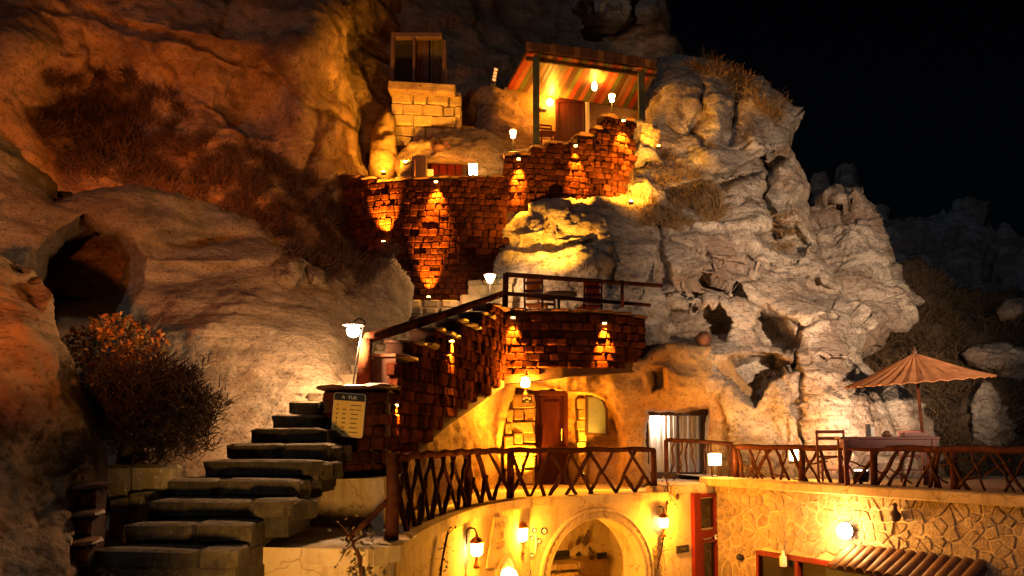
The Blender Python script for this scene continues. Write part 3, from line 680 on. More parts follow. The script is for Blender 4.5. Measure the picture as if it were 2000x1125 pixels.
# stair wall climbing from the sign pillar to the terrace
SW = Path([(-1.43, 9.65), (-.15, 15.0)])
def t_of(px):
    u = (px - CX) / F; a = SW.p[0]; d = SW.p[1] - a; return (u * a.y - a.x) / (d.x - u * d.y) * SW.len
def zat(path, t, py):
    q, _, _ = path.at(min(t, path.len - 1e-6)); return P(CX + F * q.x / q.y, py, q.y).z
sw_tab = [(t_of(x), y) for x, y in ((768, 702), (800, 676), (845, 654), (890, 636), (932, 618), (958, 602))]
sw_edge = [max(0, a) for a, _ in sw_tab] + [SW.len]
sw_top = steps([(max(0, a) - .001, zat(SW, max(.01, (sw_edge[i] + sw_edge[i + 1]) / 2), y)) for i, (a, y) in enumerate(sw_tab)])
sw_bot = lin([(0, zat(SW, 0.01, 925)), (t_of(800), zat(SW, t_of(800), 880)), (t_of(870), zat(SW, t_of(870), 815)), (SW.len, zat(SW, SW.len - .01, 740))])
brick_wall('brick_stair_wall', 'stepped red brick wall climbing from the sign pillar to the terrace', SW, sw_top, sw_bot, .34, .25, .165, seg=[(sw_edge[i], sw_edge[i + 1]) for i in range(len(sw_edge) - 1)])
TW = Path([(-.15, 15.0), (.97, 15.0), (1.9, 15.12), (2.66, 15.62)])
tw_top = lin([(0, P(985, 606, 15).z), (TW.len, P(1262, 622, 15.62).z)]); tw_bot = lin([(0, P(985, 734, 15).z), (1.2, P(1100, 720, 15).z), (TW.len, P(1262, 712, 15.62).z)])
brick_wall('brick_terrace_wall', 'curved red brick wall holding up the middle terrace above the cave door', TW, tw_top, tw_bot, .3, .205, .155)
def pxpath(l): return Path([(P(x, 600, Y).x, Y) for x, Y in l])
UA = pxpath([(655, 18.35), (720, 17.75), (790, 17.5), (900, 17.48), (986, 17.6)])
ua_top = lin([(0, P(655, 345, 18.3).z), (1.5, P(790, 352, 17.5).z), (UA.len, P(985, 348, 17.6).z)])
brick_wall('brick_tower_wall', 'tallest red brick wall below the upper cave house with an uplight at its foot', UA, ua_top, lambda t: P(840, 588, 17.5).z, .35, .195, .145)
UB = pxpath([(985, 17.6), (1045, 17.58), (1110, 17.7), (1182, 17.9), (1242, 18.25)])
def tb(px): return UB.len * float(np.interp(px, [985, 1045, 1110, 1182, 1242], [a / UB.len for a in UB.l]))
ub_edge = [(985, 303), (1038, 290), (1068, 281), (1112, 278), (1128, 265), (1160, 254), (1180, 228)]
ub_top = steps([(tb(x) - .001, zat(UB, min(tb(x) + .15, UB.len - .01), y)) for x, y in ub_edge])
ub_bot = lin([(0, P(985, 415, 17.6).z), (tb(1150), P(1150, 412, 17.8).z), (tb(1200), P(1200, 395, 18).z), (UB.len, P(1240, 330, 18.2).z)])
ee = [tb(x) for x, _ in ub_edge] + [UB.len]
brick_wall('brick_porch_wall', 'dark brick wall stepping up to the porch with three small downlights', UB, ub_top, ub_bot, .35, .185, .14, seg=[(ee[i], ee[i + 1]) for i in range(len(ee) - 1)])
# sign pillar
c0 = P(632, 860, 9.1); c1 = P(745, 860, 9.1); c2 = Vector((-1.43, 9.6, 0))
PP_ = Path([(c0.x, 9.1), (c1.x, 9.1), (-1.40, 9.75)])
pz0 = P(700, 928, 9.1).z; pz1 = P(690, 762, 9.1).z
brick_wall('sign_pillar', 'dark brick pillar carrying the yellow information board at the stair bend', PP_, lambda t: pz1, lambda t: pz0, .3, .17, .14, 'pillar', None, cope=False)
pil = bpy.data.objects['sign_pillar']
MB().box(((c0.x - 1.40) / 2 , 9.45, (pz0 + pz1) / 2 - .1), (.72, .62, pz1 - pz0 + .2)).build('core', M['mortar'], pil)
for i, (x, y) in enumerate(((.08, .1), (.36, .08), (.62, .12), (.1, .45), (.38, .47), (.64, .45))):
    piece('coping_tile', CT[i % 4], pil, (c0.x + x, 9.1 + y, pz1 + .03 + .01 * (i % 3)), (.34, .42, .06), random.uniform(-.15, .15), random.uniform(-.06, .06), random.uniform(-.1, .1))
# low plaster block in front of the pillar
blk = [P(610, 1015, 8.9), P(744, 1015, 8.5)]
b = MB(); z0, z1 = ZP - .02, P(640, 936, 8.9).z
v = [(blk[0].x, 8.85, z0), (blk[1].x + .02, 8.55, z0), (-1.32, 9.5, z0), (blk[0].x, 9.2, z0)]; v += [(x, y, z1 + (.03 if i in (1, 2) else 0)) for i, (x, y, _) in enumerate(v)]
b.add(v, [(0, 1, 5, 4), (1, 2, 6, 5), (2, 3, 7, 6), (3, 0, 4, 7), (4, 5, 6, 7)]).build('plaster_block', M['plaster'], label='low smooth plaster block at the foot of the sign pillar', cat='block')

# ================================================================== stairs
stair = thing('stone_staircase', (P(380, 1000, 7).x, 7, .5), 'worn dark stone steps rising from the lower left to the sign pillar', 'stairs')
SP = [(185, 492), (250, 520), (295, 592), (320, 604), (400, 648), (447, 668), (488, 664), (530, 652), (565, 655)]
for k, (xl, xr) in enumerate(SP):
    Y = 6.3 + .38 * k; z = .72 + .165 * k; xa = (xl - CX) / F * Y; xb = (xr - 24 - CX) / F * Y
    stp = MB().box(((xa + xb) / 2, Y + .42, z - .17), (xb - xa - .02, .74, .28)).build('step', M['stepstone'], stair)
    x = xa
    while x < xb - .03:
        wd = min(random.uniform(.5, .95), xb - x)
        if xb - x - wd < .3: wd = xb - x
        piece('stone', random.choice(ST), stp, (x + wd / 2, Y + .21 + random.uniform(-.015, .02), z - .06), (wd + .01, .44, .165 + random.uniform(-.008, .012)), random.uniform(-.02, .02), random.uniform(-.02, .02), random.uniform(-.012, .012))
        x += wd
    if 2 <= k <= 5:   # the flight bends: side stones curl back
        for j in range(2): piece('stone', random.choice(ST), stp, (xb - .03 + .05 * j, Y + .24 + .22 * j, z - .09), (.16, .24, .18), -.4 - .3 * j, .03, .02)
up = thing('upper_staircase', (-1.6, 12.5, 2.3), 'pale stone steps behind the brick stair wall leading to the terrace', 'stairs')
sd = (SW.p[1] - SW.p[0]).normalized(); sn = Vector((-sd.y, sd.x, 0))
for k in range(13):
    q = SW.p[0] + sd * (.25 + k * .42) + sn * .95; z = 2.2 + k * .152
    stp = MB().box((q.x, q.y + .25, z - .2), (1.2, .6, .34), math.atan2(-sd.x, sd.y)).build('step', M['stairstone'], up)
    for j in range(4):
        o_ = q + sn * (.45 - .3 * j); piece('stone', random.choice(PST), stp, (o_.x, o_.y, z - .06), (.29, .36, .15), math.atan2(-sd.x, sd.y) + random.uniform(-.05, .05), random.uniform(-.03, .03), 0)
land = thing('landing_steps', (-1.2, 16, 4), 'wide pale stone steps at the foot of the tall brick wall', 'stairs')
for k in range(6):
    py = 662 - k * 15; Y = 15.2 + .42 * k; xa = P(780 + 4 * k, py, Y).x; xb = P(990 - 3 * k, py, Y).x; z = P(880, py, Y).z
    stp = MB().box(((xa + xb) / 2, Y + .5, z - .2), (xb - xa, .95, .36)).build('step', M['stairstone'], land)
    x = xa
    while x < xb - .05:
        wd = min(random.uniform(.25, .5), xb - x)
        piece('stone', random.choice(PST), stp, (x + wd / 2, Y + .16, z - .07), (wd - .008, .36, .165), random.uniform(-.05, .05), random.uniform(-.04, .04), 0); x += wd
lw = Path([(P(916, 560, 17.35).x, 17.35), (P(1000, 560, 17.1).x, 17.1)])
brick_wall('block_wall', 'short pale stone block wall behind the lamp at the landing', lw, lambda t: P(950, 546, 17.2).z, lambda t: P(950, 592, 17.2).z, .3, .42, .2, 'wall', None, False, None, PST, 'stairstone', 'stone', (0, .01))
# stepped pier at the foot of the stairs
pier = thing('stepped_pier', (P(170, 1100, 6.2).x, 6.2, 0), 'small stepped dark brick pier with tile copings at the lower left rock', 'pier')
for i, (xl, xr, yt, Y) in enumerate(((116, 168, 1066, 6.2), (118, 174, 1010, 6.32), (128, 184, 955, 6.44))):
    a = P(xl, yt, Y); c = P(xr, yt, Y); z = a.z
    MB().box(((a.x + c.x) / 2, Y + .12, z - .45), (c.x - a.x, .2, .9), bev=.02).build('core', M['mortar'], pier)
    for j in range(5):
        for m_ in range(2):
            piece('brick', random.choice(BR), pier, (a.x + (c.x - a.x) * (m_ + .5) / 2, Y + .04, z - .08 - j * .13), ((c.x - a.x) / 2 - .01, .1, .12), random.uniform(-.05, .05))
    piece('coping_tile', CT[i], pier, ((a.x + c.x) / 2, Y + .1, z + .02), (c.x - a.x + .08, .3, .045), random.uniform(-.1, .1), .05, -.06)
# planter wall of squared blocks under the bush
plant = thing('planter_wall', (P(262, 1000, 7.3).x, 7.3, .6), 'pale squared stone planter wall below the big bush by the stairs', 'planter')
for (x0, x1, y0, y1, Y) in ((206, 250, 908, 975, 7.3), (250, 326, 908, 962, 7.35), (206, 244, 975, 1060, 7.2), (244, 300, 962, 1040, 7.25)):
    a = P(x0, y0, Y); c = P(x1, y1, Y)
    piece('stone', random.choice(PST), plant, ((a.x + c.x) / 2, Y + .2, (a.z + c.z) / 2), (c.x - a.x - .01, .42, a.z - c.z - .01), random.uniform(-.03, .03))
MB().box((P(262, 940, 7.6).x, 7.75, P(262, 915, 7.6).z - .2), (.6, .6, .4)).build('soil_bed', M['soil'], plant)
# ================================================================== lamps
def down_light(px, py, Y, label, watts=14, up=False, nrm=None, group='small wall lights on the brickwork', spot=44, color=WARM, tilt=.36):
    p = P(px, py, Y); n = Vector(nrm if nrm else (0, -1, 0)).normalized(); s = 1 if up else -1
    t = thing('wall_light', p, label, 'wall light', group)
    m = Matrix.Rotation(math.atan2(n.x, -n.y), 4, 'Z')
    MB().box(p + n * .05, (.10, .12, .05), bev=.01, mx=m).build('housing', M['iron'], t)
    MB().box(p + n * .07 + Vector((0, 0, s * .035)), (.07, .07, .02), mx=m).build('lens', M['bulb_orange'], t)
    l = p + n * .13 + Vector((0, 0, s * .03))
    lamp_light('wall_light_glow', l, watts * random.uniform(.65, 1.3), color, .025, t, spot * random.uniform(.9, 1.25), l + Vector((0, 0, s)) - n * tilt, .75)
    return t
swn = Vector((sd.y, -sd.x, 0))
def swY(px): q, _, _ = SW.at(min(max(t_of(px), 0), SW.len - .01)); return q.y
DW = 640
down_light(872, 662, swY(872) - .02, 'small lit wall light halfway up the stepped stair wall', DW, False, swn)
down_light(1002, 618, 14.95, 'small lit wall light at the corner where stair wall meets terrace wall', DW)
down_light(1180, 629, 15.05, 'small lit wall light in the middle of the curved terrace wall', DW)
down_light(760, 786, 9.45, 'small lit wall light on the side of the sign pillar', 320, False, swn)
down_light(852, 354, 17.4, 'small lit wall light at the top of the tall brick tower wall', DW)
down_light(1013, 310, 17.5, 'lowest of the three small lights on the porch brick wall', DW)
down_light(1124, 284, 17.64, 'middle of the three small lights on the porch brick wall', DW)
down_light(1217, 235, 17.95, 'topmost small light on the pillar beside the porch', DW)
down_light(750, 476, 17.45, 'small uplight under the left part of the tall brick wall', 680, True)
down_light(838, 584, 17.35, 'small uplight at the foot of the tall brick wall', 900, True)
down_light(1020, 946, 16.62, 'uplight at the foot of the stone pillar by the cave door', 330, True, None, 'uplights beside the cave door', 100, WARM)
down_light(1136, 928, 16.75, 'uplight between the cave door and its window', 170, True, None, 'uplights beside the cave door', 60, WARM)

def post_lamp(px, py, Y, zbase, label, watts, color, r=.075):
    p = P(px, py, Y); t = thing('post_lamp', (p.x, p.y, zbase), label, 'lamp', 'small lamps on thin posts')
    MB().tube([(p.x, p.y, zbase), (p.x, p.y, p.z - .14)], .012, 6).build('pole', M['iron'], t)
    MB().lathe(p, [(.02, -.15), (.05, -.13), (r, .02), (r * .98, .03)], 12).build('shade', M['bulb_warm'], t, True)
    MB().lathe(p, [(r * 1.25, .03), (r * 1.1, .055), (.02, .09)], 12).build('cap', M['copper'], t, True)
    lamp_light('post_lamp_glow', p + Vector((0, -.1, -.05)), watts, color, .07, t)
post_lamp(1002, 258, 18.1, P(1002, 306, 18.1).z, 'post lamp standing on the lower corner of the porch brick wall', 30, AMBER)
post_lamp(1195, 188, 18.3, P(1195, 232, 18.3).z, 'post lamp standing on the top pillar in front of the porch', 24, AMBER)
post_lamp(957, 540, 16.6, P(957, 610, 16.6).z, 'bright white post lamp at the landing below the tall brick wall', 70, WHITE, .12)

# street lamp on its log post with the sloping handrail
pb = P(706, 752, 9.6); pt = P(716, 662, 9.6)
hr = thing('log_handrail', pb, 'reddish log handrail sloping up from a leaning post to the terrace', 'handrail')
MB().tube([pb - Vector((0, 0, .1)), pb.lerp(pt, .5) + Vector((.012, 0, 0)), pt], [.085, .078, .07], 9).build('post', M['log'], hr, True)
e0 = pt + Vector((.02, .02, -.0)); e1 = P(982, 574, 14.9)
pts = [e0.lerp(e1, k / 6) + Vector((0, 0, random.uniform(-.02, .02))) for k in range(7)]
MB().tube(pts, [.07, .066, .07, .062, .066, .058, .06], 9).build('rail', M['log'], hr, True)
lt = P(690, 645, 9.45)
sl = thing('street_lamp', pb + Vector((-.06, -.05, 0)), 'bright gooseneck lamp fixed to the leaning handrail post', 'lamp')
MB().tube(spline([pb + Vector((-.09, -.06, 0)), P(697, 700, 9.5), P(708, 645, 9.5), P(713, 630, 9.5), P(702, 622, 9.47), P(692, 628, 9.45), lt + Vector((0, 0, .10))], 24), .011, 6).build('gooseneck', M['iron'], sl, True)
MB().lathe(lt, [(.02, .10), (.05, .085), (.13, .062), (.135, .055), (.03, .06)], 16).build('shade', M['white'], sl, True)
MB().lathe(lt, [(.02, .055), (.06, .04), (.085, -.005), (.065, -.06), (.015, -.085)], 12).build('bulb', M['bulb_white'], sl, True)
lamp_light('street_lamp_glow', lt + Vector((0, 0, -.1)), 125, WHITE, .08, sl)

# information board
sg = thing('information_board', P(682, 852, 9.0), 'yellow information board with black header and rows of arrows', 'sign')
MS = Matrix.Translation(P(681, 811, 9.02)) @ Matrix.Rotation(R(4), 4, 'Y')
def rrect(w, h, r, k=4):
    o = []
    for cx, cz, a0 in ((w / 2 - r, h / 2 - r, 0), (-w / 2 + r, h / 2 - r, 90), (-w / 2 + r, -h / 2 + r, 180), (w / 2 - r, -h / 2 + r, 270)):
        o += [(cx + r * math.cos(R(a0 + 90 * i / k)), cz + r * math.sin(R(a0 + 90 * i / k))) for i in range(k + 1)]
    return o
MB().prism(rrect(.365, .50, .03), .02, MS).build('frame', M['white'], sg)
bd = MB().prism(rrect(.352, .487, .026), .006, MS @ Matrix.Translation((0, -.0205, 0))).build('board', M['yellow'], sg)
hd = MB().prism([(x, z) for x, z in rrect(.352, .487, .026) if z > .16] + [(-.176, .163), (.176, .163)], .004, MS @ Matrix.Translation((0, -.027, 0))).build('header', M['black'], sg)
text('A  YUK', .055, M['white'], sg, MS @ Matrix.Translation((0, -.033, .2)) @ Matrix.Rotation(R(90), 4, 'X'), .001)
for k in range(7):
    z = .115 - k * .051; m = MS @ Matrix.Translation((0, -.027, z))
    MB().prism([(-.13, -.012), (-.118, 0), (-.13, .012), (-.142, 0)], .002, m).build('arrow', M['ink'], bd)
    if k: MB().prism([(-.07, -.006), (-.03, -.006), (-.03, .006), (-.07, .006)], .002, m).build('number', M['ink'], bd)
    for x0, x1 in (((.02, .085), (.09, .14)), ((.01, .07), (.085, .14)), ((.03, .11),), ((.02, .11),), ((.03, .10),), ((.02, .11),), ((.02, .12),))[k]:
        MB().prism([(x0, -.005), (x1, -.005), (x1, .005), (x0, .005)], .002, m).build('writing', M['ink'], bd)

# ================================================================== railings
def branch(a, c, r, mat, parent, kink=.05):
    a = Vector(a); c = Vector(c); n = 4
    pts = [a.lerp(c, k / n) + (Vector((random.uniform(-kink, kink), random.uniform(-kink, kink), 0)) if 0 < k < n else Vector()) for k in range(n + 1)]
    return MB().tube(pts, [r * random.uniform(.8, 1.2) for _ in pts], 6).build('branch', M[mat], parent, True)
rl = thing('branch_railing', (-.9, 8, ZP), 'rustic railing of forked branches curving along the patio edge', 'railing')
RP = Path([(p.x - .02, p.y + .25) for p in spline([(-1.12, 7.30, 0), (-.97, 9.1, 0), (-.5, 11.6, 0), (.25, 13.15, 0), (2.66, 14.45, 0)], 60)])
def rp(t, z): q, _, _ = RP.at(min(max(t, 0), RP.len - 1e-6)); return Vector((q.x, q.y, z))
H = .78
top = [rp(RP.len * k / 40, ZP + H + .012 * math.sin(k * 1.7)) for k in range(41)]
MB().tube(top, [.045 * random.uniform(.9, 1.12) for _ in top], 9).build('top_rail', M['log'], rl, True)
def t_rail(px): return min(range(400), key=lambda k: abs(CX + F * rp(RP.len * k / 399, 0).x / rp(RP.len * k / 399, 0).y - px)) / 399 * RP.len
for px, r in ((757, .062), (913, .055), (997, .06), (1274, .055)):
    q = rp(t_rail(px), ZP); MB().tube([q, q + Vector((.01, 0, .4)), q + Vector((0, 0, H + (.05 if px == 757 else 0)))], [r * 1.15, r, r * .95], 9).build('post', M['log'], rl, True)
q = rp(0, ZP + .42); MB().tube([q, q + Vector((-.4, -.1, -.41))], .028, 7).build('brace', M['log'], rl, True)
bays = [(757, 913, 6), (913, 997, 3), (997, 1274, 7)]
for x0, x1, n in bays:
    t0, t1 = t_rail(x0), t_rail(x1); w_ = (t1 - t0) / n
    for k in range(n):
        tc = t0 + w_ * (k + .5) + random.uniform(-.04, .04); fork = ZP + H * random.uniform(.36, .55)
        md = rp(tc, fork)
        sg_ = 1 if x0 < 990 else (-1 if k % 2 else 1)
        branch(rp(tc + sg_ * w_ * random.uniform(.35, .75), ZP), rp(tc - sg_ * w_ * random.uniform(.45, .8), ZP + H - .03), .034 * random.uniform(.75, 1.1), 'branch', rl, .014)
        branch(md, rp(tc - sg_ * w_ * random.uniform(.3, .6), ZP), .036 * random.uniform(.8, 1.1), 'branch', rl, .014)
        if random.random() < .7: branch(md + Vector((0, 0, -.03)), rp(tc + sg_ * w_ * random.uniform(.4, .7), ZP + H - .03), .026, 'branch', rl, .014)
# terrace on the right: floor, stone wall, coping
TA = Vector((3.9, 15.4, 0)); TB = Vector((7.7, 8.85, 0)); TD = (TB - TA).normalized(); TN = Vector((TD.y, -TD.x, 0))
if TN.dot(-TA) < 0: TN = -TN
TM = Matrix((TD, -TN, Vector((0, 0, 1)))).transposed().to_4x4(); TM.translation = TA; TL = (TB - TA).length; ZT = .87
if TM.to_3x3().determinant() < 0: print('mirror')
def tw_xy(px, py): q = TM.inverted() @ PP(px, py, TA, TN); return q.x, q.z
v = [TA, TB, TB + Vector((6, 0, 0)), Vector((13, 19, 0)), Vector((3.2, 19, 0))]; v = [Vector((q.x, q.y, ZT)) for q in v]
MB().add(v, [(0, 1, 2, 3, 4)]).build('terrace_floor', M['patio'], kind='structure')
tw = thing('stone_terrace_wall', (4.5, 14.4, -2), 'cream wall of irregular stones under the right terrace', 'wall')
MB().box((TL / 2, .2, -.65), (TL, .4, 2.7)).xf(TM).build('core', M['grout'], tw)
MB().box((TL / 2 - .06, .1, ZT - .06), (TL + .2, .66, .16), bev=.02).xf(TM).build('coping', M['plaster'], tw)
WX0, WZ1 = tw_xy(1484, 1074); WX1, _ = tw_xy(1652, 1094); GX0, GZ0 = tw_xy(1662, 1100); GX1, _ = tw_xy(1920, 1120)
def clip(poly, m, n):
    out = []
    for i in range(len(poly)):
        a = poly[i]; c = poly[(i + 1) % len(poly)]; da = (a[0] - m[0]) * n[0] + (a[1] - m[1]) * n[1]; dc = (c[0] - m[0]) * n[0] + (c[1] - m[1]) * n[1]
        if da <= 0: out.append(a)
        if (da < 0) != (dc < 0) and da != dc: t = da / (da - dc); out.append((a[0] + t * (c[0] - a[0]), a[1] + t * (c[1] - a[1])))
    return out
x_end = tw_xy(2040, 1000)[0]
seeds = []; k = 0
while len(seeds) < 330 and k < 14000:
    k += 1; s_ = (random.uniform(0, x_end), random.uniform(-.8, ZT - .14))
    if all(((s_[0] - q[0]) / 1.0) ** 2 + ((s_[1] - q[1]) / .9) ** 2 > random.choice((.08, .10, .14)) ** 2 for q in seeds): seeds.append(s_)
for s_ in seeds:
    if WX0 - .06 < s_[0] < WX1 + .06 and s_[1] < WZ1 + .05: continue
    pl = [(0.0, -1.2), (x_end, -1.2), (x_end, ZT - .14), (0.0, ZT - .14)]
    for q in seeds:
        if q is s_ or (q[0] - s_[0]) ** 2 + (q[1] - s_[1]) ** 2 > 1.0: continue
        d = (q[0] - s_[0], q[1] - s_[1]); L = math.hypot(*d); mm = ((q[0] + s_[0]) / 2 - d[0] / L * .005, (q[1] + s_[1]) / 2 - d[1] / L * .005)
        pl = clip(pl, mm, d)
        if len(pl) < 3: break
    if len(pl) < 3: continue
    pl = pl[::-1] if False else pl
    dp = random.uniform(.01, .034)
    MB().prism([(p[0] + random.uniform(-.008, .008), p[1] + random.uniform(-.008, .008)) for p in pl], dp, TM @ Matrix.Translation((s_[0], .004, s_[1])) @ Matrix.Rotation(random.uniform(-.05, .05), 4, 'Z') @ Matrix.Rotation(random.uniform(-.05, .05), 4, 'X') @ Matrix.Translation((-s_[0], 0, -s_[1])), .022).build('stone', M['wallstone'], tw)
# railing on the right terrace
rr = thing('twig_railing', TA + Vector((.2, 0, ZT)), 'dark railing of tangled crossing branches along the right terrace', 'railing')
def tp(x, y, z): return TM @ Vector((x, y, z))
top = [tp(.35 + (TL - .4) * k / 20, .25, ZT + .60 + .01 * math.sin(k * 2.1)) for k in range(21)]
MB().tube(top, [.05 * random.uniform(.9, 1.1) for _ in top], 9).build('top_rail', M['log'], rr, True)
for x in (.36, 1.9, 3.3, 4.6, 6.0, 7.2):
    MB().tube([tp(x, .25, ZT), tp(x + .01, .25, ZT + .6)], .055 if x > .4 else .06, 9).build('post', M['log'], rr, True)
x = .42
while x < TL - .3:
    dx = random.choice((-1, 1)) * random.uniform(.15, .5)
    branch(tp(x, .25 + random.uniform(-.03, .03), ZT + .01), tp(max(.4, x + dx), .25, ZT + .57), random.uniform(.016, .036), 'branch', rr, .022)
    if random.random() < .45: branch(tp(x, .25, ZT + random.uniform(.1, .5)), tp(x + random.uniform(.25, .5), .25, ZT + random.uniform(.05, .5)), .014, 'branch', rr, .04)
    x += random.uniform(.07, .15) if x < 1.0 else random.uniform(.14, .26)
# short railing before the big window
r2 = thing('short_branch_railing', P(1300, 918, 15.9), 'short low branch railing in front of the curtained cave window', 'railing')
a0 = P(1302, 922, 15.9); a1 = P(1432, 932, 15.5); h2 = .64
MB().tube([a0 + Vector((0, 0, h2)), a0.lerp(a1, .5) + Vector((0, 0, h2 + .015)), a1 + Vector((0, 0, h2))], .04, 8).build('top_rail', M['log'], r2, True)
for t_ in (0, 1): q = a0.lerp(a1, t_); MB().tube([q, q + Vector((0, 0, h2))], .045, 8).build('post', M['log'], r2, True)
for k in range(8): q = a0.lerp(a1, (k + .5) / 8); branch(q, q + Vector((random.uniform(-.2, .2), 0, h2)), .017, 'branch', r2)
# floor slab under it and wall beside the red door
dw = thing('plaster_wall', (3.3, 15.2, -2), 'plain yellow plastered wall holding the red door', 'wall')
d0 = ARC1; d1 = TA + Vector((-.02, -.02, 0)); dd = (d1 - d0).normalized(); DM = Matrix((dd, Vector((-dd.y, dd.x, 0)), Vector((0, 0, 1)))).transposed().to_4x4(); DM.translation = d0; DL = (d1 - d0).length
MB().box((DL / 2, .2, -.62), (DL + .04, .4, 2.76)).xf(DM).build('wall_body', M['plaster'], dw)
MB().add([d0 + Vector((0, 0, .77)), d1 + Vector((0, 0, .77)), Vector((5.2, 18, .77)), Vector((2.9, 18, .77))], [(0, 1, 2, 3)]).build('ledge_top', M['patio'], dw)
# terrace rails in the middle
r3 = thing('terrace_log_railing', (-.1, 15, P(985, 606, 15).z), 'two bar dark log railing on the middle terrace', 'railing')
j0 = P(986, 602, 14.98); j1 = P(988, 534, 14.98)
MB().tube([j0 - Vector((0, 0, .05)), j1], [.06, .055], 9).build('post', M['log'], r3, True)
e2 = P(1292, 558, 15.9); e3 = P(1270, 596, 15.8)
MB().tube([j1 - Vector((0, 0, .02)), j1.lerp(e2, .5) + Vector((0, 0, -.01)), e2], [.05, .046, .042], 9).build('rail', M['log'], r3, True)
j2 = P(986, 573, 14.98); MB().tube([j2, j2.lerp(e3, .5), e3], [.04, .04, .036], 8).build('rail', M['log'], r3, True)
q = P(1215, 600, 15.2); MB().tube([q, P(1215, 548, 15.2)], .035, 8).build('post', M['log'], r3, True)
zt = P(985, 606, 15).z - .25
v = [Vector((-.2, 15.1, zt)), Vector((1.9, 15.25, zt)), Vector((2.7, 15.7, zt)), Vector((2.9, 17.3, zt)), Vector((-.4, 17.3, zt))]
MB().add(v, [(0, 1, 2, 3, 4)]).build('middle_terrace_floor', M['patio'], kind='structure')

# ================================================================== furniture
def chair(px, Y, z, rz, label, seat=.44, back=.9, w_=.42, wood='tablewood', cloth=None, group='wooden chairs'):
    p = P(px, 600, Y); base = Vector((p.x, Y, z)); m = Matrix.Translation(base) @ Matrix.Rotation(rz, 4, 'Z')
    t = thing('wooden_chair', base, label, 'chair', group)
    for sx in (-1, 1):
        MB().bar((sx * w_ / 2, -w_ / 2, 0), (sx * w_ / 2, -w_ / 2, seat), .035, .035, .004, (0, 1, 0)).xf(m).build('leg', M[wood], t)
        MB().bar((sx * w_ / 2, w_ / 2, 0), (sx * w_ / 2, w_ / 2 + .07, back), .035, .035, .004, (0, 1, 0)).xf(m).build('leg', M[wood], t)
        MB().bar((sx * w_ / 2, -w_ / 2, .18), (sx * w_ / 2, w_ / 2, .18), .022, .022).xf(m).build('stretcher', M[wood], t)
    MB().bar((-w_ / 2, -w_ / 2, .22), (w_ / 2, -w_ / 2, .22), .022, .022).xf(m).build('stretcher', M[wood], t)
    MB().box((0, 0, seat + .012), (w_ + .05, w_ + .05, .035), bev=.01).xf(m).build('seat', M[cloth or wood], t)
    for z_ in (.62, .76, .87):
        y_ = w_ / 2 + .07 * z_ / back
        MB().box((0, y_, z_ * back / .9), (w_ - .03, .018, .055), bev=.005).xf(m).build('back_slat', M[wood], t)
    if cloth:
        MB().box((0, w_ / 2 + .03, .68 * back / .9), (w_ - .06, .03, .50), bev=.012).xf(m).build('back_cover', M[cloth], t)
    return t
chair(1617, 13.5, ZT, R(150), 'dark wooden chair left of the red table on the right terrace')
chair(1772, 13.9, ZT, R(-25), 'dark wooden chair half hidden behind the red table')
tb_ = P(1728, 853, 12.75); tm = Matrix.Translation((tb_.x, tb_.y, ZT)) @ Matrix.Rotation(R(-14), 4, 'Z')
tt = thing('red_table', (tb_.x, tb_.y, ZT), 'long dark red wooden table behind the right terrace railing', 'table'); th_ = tb_.z - ZT
MB().box((0, 0, th_ - .02), (1.44, .72, .04), bev=.006).xf(tm).build('table_top', M['tablewood'], tt)
for sy in (-1, 1): MB().box((0, sy * .31, th_ - .11), (1.30, .025, .14)).xf(tm).build('apron', M['tablewood'], tt)
for sx in (-1, 1):
    MB().box((sx * .64, 0, th_ - .11), (.025, .58, .14)).xf(tm).build('apron', M['tablewood'], tt)
    for sy in (-1, 1): MB().box((sx * .64, sy * .31, th_ / 2 - .02), (.07, .07, th_ - .04), bev=.006).xf(tm).build('leg', M['tablewood'], tt)
def ontable(px): q = tm.inverted() @ P(px, 850, 12.75); return q.x
m = tm @ Matrix.Translation((ontable(1704), .05, th_))
nb = thing('napkin_box', m.translation, 'small upright black and white box on the red table', 'box')
MB().box((-.045, 0, .105), (.06, .12, .20), bev=.004).xf(m).build('case', M['black'], nb); MB().box((.02, .02, .08), (.06, .10, .16), bev=.004).xf(m).build('napkins', M['white'], nb)
m = tm @ Matrix.Translation((ontable(1733), .05, th_))
MB().lathe((0, 0, 0), [(.05, .0), (.085, .02), (.09, .035), (.05, .04), (.055, .07), (.03, .095), (.01, .10)], 12).xf(m).build('clay_pot', M['clay'], None, True, label='small dark lidded clay pot on the red table', cat='pot')
m = tm @ Matrix.Translation((ontable(1783), 0, th_))
tr = thing('wooden_tray', m.translation, 'flat dark wooden tray around the parasol pole on the red table', 'tray')
MB().box((0, 0, .012), (.36, .34, .02), bev=.004).xf(m).build('base', M['tablewood'], tr)
for sx in (-1, 1): MB().box((sx * .175, 0, .04), (.012, .34, .05)).xf(m).build('rim', M['tablewood'], tr)
for sy in (-1, 1): MB().box((0, sy * .165, .04), (.34, .012, .05)).xf(m).build('rim', M['tablewood'], tr)
